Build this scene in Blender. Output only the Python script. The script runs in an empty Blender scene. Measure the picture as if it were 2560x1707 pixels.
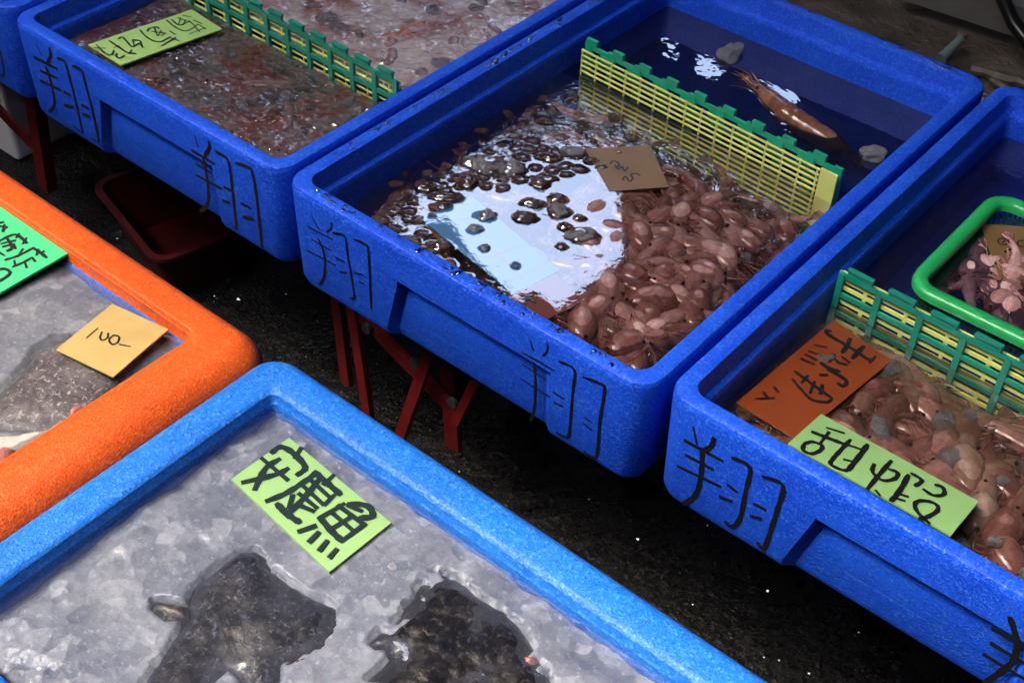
import bpy, bmesh, math, random
import numpy as np
from mathutils import Vector, Matrix, noise as mnoise

scene = bpy.context.scene
C = scene.collection
rnd = random.Random(7)

# ------------------------------------------------------------------ camera
FPX = 3382.52                      # focal length in pixels of a 2560 px wide frame
CAMP = Vector((0.8792, -0.7227, 0.8205))
RX = Vector((0.7659, 0.6422, 0.0317))
RY = Vector((0.4546, -0.5060, -0.7330))
RZ = Vector((-0.4547, 0.5758, -0.6795))
cam = bpy.data.cameras.new("camera")
cam.sensor_width = 36.0
cam.lens = FPX / 2560.0 * 36.0
cam.clip_start = 0.02
cam.clip_end = 500
camo = bpy.data.objects.new("camera", cam)
m = Matrix.Identity(4)
for i in range(3):
    m[i][0] = RX[i]; m[i][1] = -RY[i]; m[i][2] = -RZ[i]; m[i][3] = CAMP[i]
camo.matrix_world = m
C.objects.link(camo)
scene.camera = camo

# ------------------------------------------------------------------ world, sun, exposure
SUN_EL, SUN_AZ = math.radians(58), math.radians(232)     # azimuth measured from +y towards +x
world = bpy.data.worlds.new("World"); scene.world = world
world.use_nodes = True
wn = world.node_tree.nodes; wl = world.node_tree.links
bg = wn["Background"]
sky = wn.new("ShaderNodeTexSky"); sky.sky_type = 'NISHITA'; sky.sun_disc = False
sky.sun_elevation = SUN_EL; sky.sun_rotation = SUN_AZ
sky.air_density = 1.0; sky.dust_density = 5.0; sky.ozone_density = 1.0
wl.new(sky.outputs[0], bg.inputs[0]); bg.inputs[1].default_value = 0.15
world.cycles.sampling_method = 'MANUAL'
world.cycles.sample_map_resolution = 1024

sl = bpy.data.lights.new("sun", 'SUN'); sl.energy = 0.75; sl.angle = math.radians(11)
sl.color = (1.0, 0.86, 0.66)
so = bpy.data.objects.new("sun", sl); C.objects.link(so)
SUND = Vector((math.sin(SUN_AZ) * math.cos(SUN_EL), math.cos(SUN_AZ) * math.cos(SUN_EL), math.sin(SUN_EL)))
so.rotation_euler = SUND.to_track_quat('Z', 'Y').to_euler()
so.location = (0, 0, 8)

scene.view_settings.view_transform = 'Standard'
scene.view_settings.look = 'None'
scene.view_settings.gamma = 1.0
scene.view_settings.exposure = 3.65
scene.cycles.use_denoising = True
scene.cycles.max_bounces = 8
scene.cycles.transparent_max_bounces = 12
scene.cycles.caustics_reflective = False
scene.cycles.caustics_refractive = False

# ------------------------------------------------------------------ helpers
def ray(px, py):
    return RX * ((px - 1280) / FPX) + RY * ((py - 853.5) / FPX) + RZ
def atz(px, py, z=0.0):
    d = ray(px, py); return CAMP + d * ((z - CAMP.z) / d.z)
def aty(px, py, y):
    d = ray(px, py); return CAMP + d * ((y - CAMP.y) / d.y)

def mesh_obj(name, verts, faces, mat, parent=None, origin=None, smooth=None, mats=None, fmat=None):
    o3 = Vector(origin) if origin is not None else Vector((0, 0, 0))
    me = bpy.data.meshes.new(name)
    me.from_pydata([tuple(Vector(v) - o3) for v in verts], [], faces)
    for mm in (mats or [mat]):
        me.materials.append(mm)
    if fmat is not None:
        me.polygons.foreach_set("material_index", fmat)
    if smooth is not None:
        me.polygons.foreach_set("use_smooth", [True] * len(me.polygons))
        if smooth < 179:
            me.set_sharp_from_angle(angle=math.radians(smooth))
    me.update()
    o = bpy.data.objects.new(name, me); C.objects.link(o)
    if parent is not None:
        o.parent = parent
        # the parents all sit unrotated, so a child only needs the offset
        o.location = o3 - Vector(parent.get('_org', (0, 0, 0)))
    else:
        o.location = o3
        o['_org'] = tuple(o3)
    return o

def empty(name, loc):
    o = bpy.data.objects.new(name, None); C.objects.link(o)
    o.location = loc; o['_org'] = tuple(loc); o.empty_display_size = 0.05
    return o

def tag(o, label=None, cat=None, group=None, kind=None):
    if label: o['label'] = label
    if cat: o['category'] = cat
    if group: o['group'] = group
    if kind: o['kind'] = kind
    return o

class MB:
    def __init__(s): s.v = []; s.f = []
    def box(s, lo, hi):
        n = len(s.v)
        for z in (lo[2], hi[2]):
            for x, y in ((lo[0], lo[1]), (hi[0], lo[1]), (hi[0], hi[1]), (lo[0], hi[1])):
                s.v.append((x, y, z))
        s.f += [tuple(n + i for i in q) for q in ((3, 2, 1, 0), (4, 5, 6, 7), (0, 1, 5, 4), (1, 2, 6, 5), (2, 3, 7, 6), (3, 0, 4, 7))]
        return s
    def prism(s, p, q, w, t, up=(0, 0, 1)):
        """a bar of section w x t from p to q; w lies across both the bar and `up`"""
        p, q = Vector(p), Vector(q); d = (q - p).normalized()
        a = d.cross(Vector(up))
        a = a.normalized() if a.length > 1e-5 else d.orthogonal().normalized()
        b = d.cross(a).normalized(); n = len(s.v)
        for c in (p, q):
            for i, j in ((-1, -1), (1, -1), (1, 1), (-1, 1)):
                s.v.append(tuple(c + a * (i * w / 2) + b * (j * t / 2)))
        s.f += [tuple(n + i for i in k) for k in ((3, 2, 1, 0), (4, 5, 6, 7), (0, 1, 5, 4), (1, 2, 6, 5), (2, 3, 7, 6), (3, 0, 4, 7))]
        return s
    def tube(s, pts, radii, seg=8, cap=True):
        pts = [Vector(p) for p in pts]; n0 = len(s.v)
        if not hasattr(radii, '__len__'): radii = [radii] * len(pts)
        ref = Vector((0.13, 0.21, 0.97))
        for i, p in enumerate(pts):
            d = (pts[min(i + 1, len(pts) - 1)] - pts[max(i - 1, 0)]).normalized()
            a = d.cross(ref).normalized(); b = d.cross(a)
            for k in range(seg):
                t = 2 * math.pi * k / seg
                s.v.append(tuple(p + (a * math.cos(t) + b * math.sin(t)) * radii[i]))
        for i in range(len(pts) - 1):
            for k in range(seg):
                a0 = n0 + i * seg + k; a1 = n0 + i * seg + (k + 1) % seg
                s.f.append((a0, a1, a1 + seg, a0 + seg))
        if cap:
            s.f.append(tuple(n0 + k for k in reversed(range(seg))))
            e = n0 + (len(pts) - 1) * seg
            s.f.append(tuple(e + k for k in range(seg)))
        return s
    def build(s, name, mat, parent=None, origin=None, smooth=None):
        return mesh_obj(name, s.v, s.f, mat, parent, origin, smooth)

def vnoise(x, y, seed=0):
    """smooth value noise on numpy arrays"""
    xi = np.floor(x).astype(np.int64); yi = np.floor(y).astype(np.int64)
    fx = x - xi; fy = y - yi
    fx = fx * fx * (3 - 2 * fx); fy = fy * fy * (3 - 2 * fy)
    def h(a, b):
        n = (a * 374761393 + b * 668265263 + seed * 1274126177) & 0x7fffffff
        n = ((n ^ (n >> 13)) * 1274126177) & 0x7fffffff
        n = (n ^ (n >> 16)) & 0x7fffffff
        return (n % 100003) / 100003.0
    return (h(xi, yi) * (1 - fx) + h(xi + 1, yi) * fx) * (1 - fy) + (h(xi, yi + 1) * (1 - fx) + h(xi + 1, yi + 1) * fx) * fy
def fbm(x, y, seed=0, oct=4):
    s = 0; a = 1; t = 0
    for i in range(oct):
        s = s + a * vnoise(x * 2 ** i, y * 2 ** i, seed + i); t += a; a *= 0.5
    return s / t
def worley(x, y, seed=0):
    xi = np.floor(x).astype(np.int64); yi = np.floor(y).astype(np.int64)
    best = np.full(x.shape, 9.0)
    for dx in (-1, 0, 1):
        for dy in (-1, 0, 1):
            a = xi + dx; b = yi + dy
            def h(k):
                n = (a * 374761393 + b * 668265263 + (seed + k) * 1274126177) & 0x7fffffff
                n = ((n ^ (n >> 13)) * 1274126177) & 0x7fffffff
                return ((n ^ (n >> 16)) % 100003) / 100003.0
            d = (a + h(1) - x) ** 2 + (b + h(2) - y) ** 2
            best = np.minimum(best, d)
    return np.sqrt(best)

def heightfield(name, x0, x1, y0, y1, step, zfun, mat, parent=None):
    nx = int((x1 - x0) / step) + 1; ny = int((y1 - y0) / step) + 1
    X, Y = np.meshgrid(np.linspace(x0, x1, nx), np.linspace(y0, y1, ny))
    Z = zfun(X, Y)
    v = np.c_[X.ravel(), Y.ravel(), Z.ravel()]
    i = np.arange(nx * ny).reshape(ny, nx)
    f = np.c_[i[:-1, :-1].ravel(), i[:-1, 1:].ravel(), i[1:, 1:].ravel(), i[1:, :-1].ravel()]
    return mesh_obj(name, v.tolist(), [tuple(q) for q in f.tolist()], mat, parent, (x0, y0, float(Z.min())), 180)

# ------------------------------------------------------------------ materials
def newmat(name):
    mt = bpy.data.materials.new(name); mt.use_nodes = True
    nt = mt.node_tree
    for n in list(nt.nodes): nt.nodes.remove(n)
    out = nt.nodes.new("ShaderNodeOutputMaterial")
    return mt, nt, out
def N(nt, typ, **kw):
    n = nt.nodes.new(typ)
    for k, v in kw.items():
        if k.startswith('i_'):
            n.inputs[k[2:].replace('_', ' ')].default_value = v
        else:
            setattr(n, k, v)
    return n
def ramp(nt, fac, stops):
    r = nt.nodes.new("ShaderNodeValToRGB")
    e = r.color_ramp.elements
    while len(e) < len(stops): e.new(0.5)
    for el, (p, c) in zip(e, stops):
        el.position = p; el.color = (c[0], c[1], c[2], 1) if hasattr(c, '__len__') else (c, c, c, 1)
    nt.links.new(fac, r.inputs[0]); return r
def objco(nt, scale=None):
    tc = nt.nodes.new("ShaderNodeTexCoord")
    return tc.outputs["Object"]
def noise_n(nt, co, scale, detail=4, rough=0.55, dist=0.0):
    n = N(nt, "ShaderNodeTexNoise"); n.inputs["Scale"].default_value = scale
    n.inputs["Detail"].default_value = detail; n.inputs["Roughness"].default_value = rough
    n.inputs["Distortion"].default_value = dist
    nt.links.new(co, n.inputs["Vector"]); return n.outputs[0]
def voro_n(nt, co, scale, feature='F1', smooth=None):
    n = N(nt, "ShaderNodeTexVoronoi", feature=feature); n.inputs["Scale"].default_value = scale
    nt.links.new(co, n.inputs["Vector"]); return n.outputs[0]
def bump(nt, h, strength, dist, normal=None):
    b = N(nt, "ShaderNodeBump"); b.inputs["Strength"].default_value = strength; b.inputs["Distance"].default_value = dist
    nt.links.new(h, b.inputs["Height"])
    if normal is not None: nt.links.new(normal, b.inputs["Normal"])
    return b.outputs[0]
def mixc(nt, fac, a, b, blend='MIX'):
    mx = N(nt, "ShaderNodeMix", data_type='RGBA', blend_type=blend)
    for sock, val in ((mx.inputs[0], fac), (mx.inputs[6], a), (mx.inputs[7], b)):
        if hasattr(val, 'links') or isinstance(val, bpy.types.NodeSocket): nt.links.new(val, sock)
        elif hasattr(val, '__len__'): sock.default_value = (val[0], val[1], val[2], 1)
        else: sock.default_value = val
    return mx.outputs[2]
def mathn(nt, op, a, b=None, clamp=False):
    n = N(nt, "ShaderNodeMath", operation=op); n.use_clamp = clamp
    for s, val in ((n.inputs[0], a), (n.inputs[1], b)):
        if val is None: continue
        if isinstance(val, bpy.types.NodeSocket): nt.links.new(val, s)
        else: s.default_value = val
    return n.outputs[0]
def principled(nt, out, color=None, rough=0.5, spec=0.5, normal=None, coat=0.0, coat_rough=0.05):
    p = N(nt, "ShaderNodeBsdfPrincipled")
    if isinstance(color, bpy.types.NodeSocket): nt.links.new(color, p.inputs["Base Color"])
    elif color is not None: p.inputs["Base Color"].default_value = (color[0], color[1], color[2], 1)
    if isinstance(rough, bpy.types.NodeSocket): nt.links.new(rough, p.inputs["Roughness"])
    else: p.inputs["Roughness"].default_value = rough
    p.inputs["Specular IOR Level"].default_value = spec
    p.inputs["Coat Weight"].default_value = coat
    p.inputs["Coat Roughness"].default_value = coat_rough
    if normal is not None: nt.links.new(normal, p.inputs["Normal"])
    if out is not None: nt.links.new(p.outputs[0], out.inputs[0])
    return p

def foam(name, col, col2, fleck, bead=420, wet=0.5):
    """moulded bead foam: close packed beads, bead glints painted as paler flecks, wet patches"""
    mt, nt, out = newmat(name); co = objco(nt)
    v = voro_n(nt, co, bead)
    vc = N(nt, "ShaderNodeTexVoronoi"); vc.inputs["Scale"].default_value = bead; nt.links.new(co, vc.inputs["Vector"])
    sx = N(nt, "ShaderNodeSeparateColor"); nt.links.new(vc.outputs["Color"], sx.inputs[0])
    big = noise_n(nt, co, 9, 5)
    fine = noise_n(nt, co, 900, 2)
    base = mixc(nt, ramp(nt, big, [(0.35, 0.0), (0.7, 1.0)]).outputs[0], col, col2)
    fl = ramp(nt, fine, [(0.56, 0.0), (0.74, 1.0)]).outputs[0]  # glints of the beads put into the colour as pale specks
    base = mixc(nt, mathn(nt, 'MULTIPLY', fl, 0.42), base, fleck)
    base = mixc(nt, ramp(nt, sx.outputs[0], [(0.0, 0.42), (0.30, 0.0)]).outputs[0], base, [c * 0.35 for c in col])
    base = mixc(nt, ramp(nt, sx.outputs[1], [(0.66, 0.0), (1.0, 0.34)]).outputs[0], base, fleck)
    pit = ramp(nt, voro_n(nt, co, 130), [(0.0, 1.0), (0.07, 0.0)]).outputs[0]
    base = mixc(nt, mathn(nt, 'MULTIPLY', pit, 0.35), base, [c * 0.3 for c in col])
    grime = ramp(nt, noise_n(nt, co, 11, 9, 0.72, 0.4), [(0.56, 0.0), (0.78, 1.0)]).outputs[0]
    base = mixc(nt, mathn(nt, 'MULTIPLY', grime, 0.4), base, [c * 0.45 + 0.004 for c in col])
    mp = N(nt, 'ShaderNodeMapping'); mp.inputs['Scale'].default_value = (7, 170, 170); nt.links.new(co, mp.inputs[0])
    scuff = ramp(nt, noise_n(nt, mp.outputs[0], 1.0, 4, 0.6), [(0.70, 0.0), (0.76, 1.0)]).outputs[0]
    base = mixc(nt, mathn(nt, 'MULTIPLY', scuff, 0.35), base, fleck)
    wetm = ramp(nt, noise_n(nt, co, 26, 6, 0.6), [(0.52, 0.0), (0.62, 1.0)]).outputs[0]
    rough = ramp(nt, wetm, [(0.0, 0.48), (1.0, 0.48 - 0.32 * wet)]).outputs[0]
    n1 = bump(nt, v, 0.5, 0.0009)
    n2 = bump(nt, fine, 0.25, 0.0004, n1)
    principled(nt, out, base, rough, 0.26, n2)
    return mt
M = {}
M['blue'] = foam('blue_foam', (0.003, 0.052, 0.56), (0.006, 0.082, 0.66), (0.09, 0.24, 0.82), 470)
M['sky_blue'] = foam('light_blue_foam', (0.004, 0.098, 0.48), (0.006, 0.135, 0.57), (0.11, 0.34, 0.82), 480, 0.2)
M['orange'] = foam('orange_foam', (0.47, 0.058, 0.007), (0.55, 0.080, 0.009), (0.76, 0.21, 0.045), 480, 0.1)

def plain(name, col, rough=0.5, spec=0.4, var=0.15, scale=30, bumpd=0.0, coat=0.0):
    mt, nt, out = newmat(name); co = objco(nt)
    n = noise_n(nt, co, scale, 5)
    c = mixc(nt, n, [max(0, x * (1 - var)) for x in col], [min(1, x * (1 + var)) for x in col])
    nm = bump(nt, noise_n(nt, co, scale * 8, 3), 0.5, bumpd) if bumpd else None
    principled(nt, out, c, rough, spec, nm, coat)
    return mt
M['ink'] = plain('marker_ink', (0.006, 0.007, 0.009), 0.35, 0.4, 0.5, 200)
M['ink_brown'] = plain('faded_marker_ink', (0.012, 0.008, 0.010), 0.5, 0.3, 0.6, 200)
M['ink_green'] = plain('dark_green_marker_ink', (0.006, 0.016, 0.018), 0.4, 0.4, 0.6, 120)
M['ink_pale'] = plain('pale_ink', (0.13, 0.22, 0.38), 0.5, 0.3, 0.2, 120)  # pale blue strokes for the blue card
M['green_plastic'] = plain('green_plastic', (0.010, 0.30, 0.17), 0.32, 0.5, 0.12, 40, 0.0003)
M['teal_plastic'] = plain('teal_green_plastic', (0.008, 0.22, 0.15), 0.32, 0.5, 0.15, 40, 0.0003)
M['basket'] = plain('bright_green_plastic', (0.02, 0.36, 0.10), 0.28, 0.5, 0.12, 40, 0.0006)
M['yellow_plastic'] = plain('yellow_plastic', (0.56, 0.62, 0.17), 0.32, 0.5, 0.1, 40)
M['paint_red'] = plain('red_paint', (0.105, 0.006, 0.006), 0.5, 0.35, 0.5, 22, 0.0006)
M['bolt'] = plain('dull_steel', (0.035, 0.035, 0.035), 0.5, 0.5, 0.4, 60)
M['tray_red'] = plain('dark_red_plastic', (0.055, 0.004, 0.004), 0.45, 0.4, 0.4, 14)
M['white_foam'] = plain('white_foam', (0.66, 0.66, 0.63), 0.6, 0.3, 0.12, 20, 0.0005)
M['navy_print'] = plain('navy_print', (0.03, 0.04, 0.16), 0.5, 0.3, 0.3, 30)
M['rubber'] = plain('black_rubber', (0.008, 0.008, 0.009), 0.3, 0.5, 0.3, 30)
M['grey_beam'] = plain('weathered_grey_metal', (0.14, 0.13, 0.112), 0.6, 0.3, 0.35, 14, 0.001)
M['twig'] = plain('wet_debris', (0.10, 0.08, 0.055), 0.5, 0.4, 0.6, 30, 0.002)
M['pale_twig'] = plain('pale_plastic_scrap', (0.13, 0.18, 0.16), 0.5, 0.3, 0.3, 30)
M['roof'] = plain('dark_sheet_metal', (0.016, 0.016, 0.018), 0.8, 0.2, 0.3, 3)
M['hall_wall'] = plain('dark_hall_wall', (0.024, 0.022, 0.020), 0.8, 0.2, 0.3, 2)

def paper(name, col, wet=0.0, stain=(0.3, 0.2, 0.08), amt=0.3):
    mt, nt, out = newmat(name); co = objco(nt)
    n = noise_n(nt, co, 28, 6, 0.6)
    c = mixc(nt, mathn(nt, 'MULTIPLY', ramp(nt, n, [(0.42, 0.0), (0.75, 1.0)]).outputs[0], amt), col, stain)
    fib = noise_n(nt, co, 420, 3)
    c = mixc(nt, mathn(nt, 'MULTIPLY', fib, 0.16), c, [x * 0.55 for x in col])
    nm = bump(nt, noise_n(nt, co, 34, 4), 0.4, 0.0008)
    principled(nt, out, c, 0.6 - 0.42 * wet, 0.3 + 0.3 * wet, nm)
    return mt
M['paper_lime'] = paper('lime_paper', (0.32, 0.53, 0.17), 0.1, (0.25, 0.43, 0.11))
M['paper_lime_wet'] = paper('wet_lime_paper', (0.20, 0.38, 0.15), 0.7, (0.14, 0.28, 0.09))
M['paper_green'] = paper('green_paper', (0.045, 0.48, 0.19), 0.1, (0.045, 0.42, 0.16))
M['paper_orange'] = paper('wet_orange_paper', (0.16, 0.034, 0.010), 0.75, (0.07, 0.016, 0.007))
M['paper_blue'] = paper('wet_blue_paper', (0.06, 0.28, 0.62), 0.7, (0.05, 0.22, 0.5))
M['kraft'] = paper('kraft_card', (0.42, 0.30, 0.11), 0.1, (0.30, 0.20, 0.07), 0.5)
M['kraft_wet'] = paper('soaked_kraft_card', (0.17, 0.102, 0.042), 0.6, (0.11, 0.062, 0.027), 0.5)

# ---- water
def water_mat(name, tint, murk, murk_amt, bumpscale, bumpdist, calm=None, ior=1.7, spot=None):
    mt, nt, out = newmat(name); co = objco(nt)
    h = mathn(nt, 'ADD', noise_n(nt, co, bumpscale, 3, 0.5, 0.6), mathn(nt, 'MULTIPLY', noise_n(nt, co, bumpscale * 2.7, 2), 0.25))
    if calm is not None:                  # a still patch: ripples die out towards its centre
        vm = N(nt, "ShaderNodeVectorMath", operation='DISTANCE')
        nt.links.new(co, vm.inputs[0]); vm.inputs[1].default_value = calm[0]
        mr = N(nt, "ShaderNodeMapRange", interpolation_type='SMOOTHSTEP')
        mr.inputs[1].default_value = calm[1]; mr.inputs[2].default_value = calm[2]
        mr.inputs[3].default_value = 0.012; mr.inputs[4].default_value = 1.0
        nt.links.new(vm.outputs[1], mr.inputs[0])
        h = mathn(nt, 'MULTIPLY', mathn(nt, 'SUBTRACT', h, 0.63), mr.outputs[0])
    if spot:
        hf = noise_n(nt, co, spot[0], 2, 0.5, 0.3)
        msk = ramp(nt, noise_n(nt, co, spot[2], 3), [(spot[3], 0.0), (spot[3] + 0.12, 1.0)]).outputs[0]
        if calm is not None: msk = mathn(nt, 'MULTIPLY', msk, mr.outputs[0])
        h = mathn(nt, 'ADD', h, mathn(nt, 'MULTIPLY', mathn(nt, 'MULTIPLY', mathn(nt, 'SUBTRACT', hf, 0.5), spot[1]), msk))
    nm = bump(nt, h, 1.0, bumpdist)
    tr = N(nt, "ShaderNodeBsdfTransparent"); tr.inputs[0].default_value = (*tint, 1)
    df = N(nt, "ShaderNodeBsdfDiffuse"); df.inputs[0].default_value = (*murk, 1)
    cl = noise_n(nt, co, 14, 4)
    a = N(nt, "ShaderNodeMixShader")
    nt.links.new(mathn(nt, 'MULTIPLY', ramp(nt, cl, [(0.3, 0.35), (0.7, 1.0)]).outputs[0], murk_amt), a.inputs[0])
    nt.links.new(tr.outputs[0], a.inputs[1]); nt.links.new(df.outputs[0], a.inputs[2])
    gl = N(nt, "ShaderNodeBsdfGlossy"); gl.inputs["Roughness"].default_value = 0.015
    nt.links.new(nm, gl.inputs["Normal"])
    fr = N(nt, "ShaderNodeFresnel"); gm = N(nt, "ShaderNodeNewGeometry")       # same strength of mirror from below, so light gets in and out alike
    nt.links.new(mathn(nt, 'ADD', mathn(nt, 'MULTIPLY', gm.outputs["Backfacing"], 1.0 / ior - ior), ior), fr.inputs[0])
    nt.links.new(nm, fr.inputs["Normal"])
    b = N(nt, "ShaderNodeMixShader")
    nt.links.new(fr.outputs[0], b.inputs[0]); nt.links.new(a.outputs[0], b.inputs[1]); nt.links.new(gl.outputs[0], b.inputs[2])
    nt.links.new(b.outputs[0], out.inputs[0])
    return mt

# ---- ice: lumps half clear, half milky
def ice_mat(name, milk, clear, bumpd=0.002, scale=120):
    mt, nt, out = newmat(name); co = objco(nt)
    n = noise_n(nt, co, 60, 5, 0.6)
    nm = bump(nt, mathn(nt, 'ADD', noise_n(nt, co, scale, 4), voro_n(nt, co, scale * 0.8)), 0.7, bumpd)
    p = principled(nt, None, mixc(nt, n, [c * 0.6 for c in milk], milk), 0.12, 0.7, nm)
    tr = N(nt, "ShaderNodeBsdfTransparent"); tr.inputs[0].default_value = (0.85, 0.88, 0.92, 1)
    a = N(nt, "ShaderNodeMixShader")
    nt.links.new(mathn(nt, 'MULTIPLY', ramp(nt, n, [(0.35, 1.0), (0.7, 0.35)]).outputs[0], clear), a.inputs[0])
    nt.links.new(p.outputs[0], a.inputs[1]); nt.links.new(tr.outputs[0], a.inputs[2])
    nt.links.new(a.outputs[0], out.inputs[0])
    return mt
M['soft_ice'] = ice_mat('soft_ice', (0.62, 0.635, 0.67), 0.85, 0.0007, 160)
M['milky'] = ice_mat('milky_ice', (0.36, 0.37, 0.41), 0.35)
M['ice'] = ice_mat('wet_ice', (0.26, 0.265, 0.29), 0.72)

# ---- slush: crushed ice with whatever lies in it
def slush_mat(name, cols, cscale, bumps, rough=0.16, clear_edge=None, spark=90):
    mt, nt, out = newmat(name); co = objco(nt)
    n = noise_n(nt, co, cscale, 6, 0.62, 0.8)
    c = ramp(nt, n, cols).outputs[0]
    speck = ramp(nt, noise_n(nt, co, cscale * 9, 4), [(0.5, 0.0), (0.75, 1.0)]).outputs[0]
    c = mixc(nt, mathn(nt, 'MULTIPLY', speck, 0.2), c, (0.3, 0.3, 0.32))
    h = mathn(nt, 'ADD', noise_n(nt, co, spark, 4, 0.6), mathn(nt, 'MULTIPLY', voro_n(nt, co, spark * 1.6, 'SMOOTH_F1'), 0.8))
    nm = bump(nt, h, 0.8, bumps)
    principled(nt, out, c, rough, 0.65, nm)
    return mt
M['slush_front'] = slush_mat('shrimp_slush', [(0.28, (0.045, 0.033, 0.034)), (0.38, (0.10, 0.090, 0.093)), (0.46, (0.20, 0.185, 0.19)), (0.55, (0.20, 0.064, 0.045)), (0.78, (0.12, 0.038, 0.030))], 11, 0.004)
M['slush_rear'] = slush_mat('pale_shrimp_slush', [(0.28, (0.26, 0.055, 0.038)), (0.40, (0.32, 0.14, 0.115)), (0.50, (0.50, 0.43, 0.435)), (0.66, (0.70, 0.685, 0.70)), (0.8, (0.36, 0.13, 0.10))], 10, 0.004)
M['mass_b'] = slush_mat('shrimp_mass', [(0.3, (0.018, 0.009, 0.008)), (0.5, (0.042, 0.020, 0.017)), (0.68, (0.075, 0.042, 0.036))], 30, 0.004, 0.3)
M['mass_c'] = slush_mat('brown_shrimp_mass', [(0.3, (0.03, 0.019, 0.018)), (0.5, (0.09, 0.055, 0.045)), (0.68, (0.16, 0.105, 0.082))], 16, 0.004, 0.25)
def bed_mat():
    mt, nt, out = newmat('ice_bed'); co = objco(nt)
    n = noise_n(nt, co, 9, 5, 0.6, 0.5)
    c = ramp(nt, n, [(0.30, (0.095, 0.108, 0.165)), (0.48, (0.185, 0.198, 0.245)), (0.70, (0.33, 0.335, 0.355))]).outputs[0]
    wv = N(nt, "ShaderNodeTexVoronoi", feature='SMOOTH_F1'); wv.inputs["Scale"].default_value = 78; wv.inputs["Smoothness"].default_value = 0.25
    dn = N(nt, "ShaderNodeTexNoise"); dn.inputs["Scale"].default_value = 40; nt.links.new(co, dn.inputs["Vector"])
    vm = N(nt, "ShaderNodeVectorMath", operation='MULTIPLY_ADD'); nt.links.new(dn.outputs["Color"], vm.inputs[0]); vm.inputs[1].default_value = (0.02, 0.02, 0.02); nt.links.new(co, vm.inputs[2])
    nt.links.new(vm.outputs[0], wv.inputs["Vector"])
    sc = N(nt, "ShaderNodeSeparateColor"); nt.links.new(wv.outputs["Color"], sc.inputs[0])
    c = mixc(nt, mathn(nt, 'MULTIPLY', sc.outputs[0], 0.75), c, mixc(nt, sc.outputs[1], (0.105, 0.12, 0.17), (0.50, 0.51, 0.54)))
    c = mixc(nt, ramp(nt, noise_n(nt, co, 130, 5, 0.65), [(0.35, 0.3), (0.6, 0.0)]).outputs[0], c, (0.07, 0.08, 0.105))
    c = mixc(nt, ramp(nt, noise_n(nt, co, 190, 5, 0.7), [(0.57, 0.0), (0.72, 0.6)]).outputs[0], c, (0.62, 0.63, 0.66))
    h = mathn(nt, 'ADD', wv.outputs[0], mathn(nt, 'MULTIPLY', noise_n(nt, co, 240, 4), 0.6))
    p = principled(nt, out, c, 0.32, 0.5, bump(nt, h, 0.7, 0.002))
    return mt
M['ice_bed'] = bed_mat()

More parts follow.
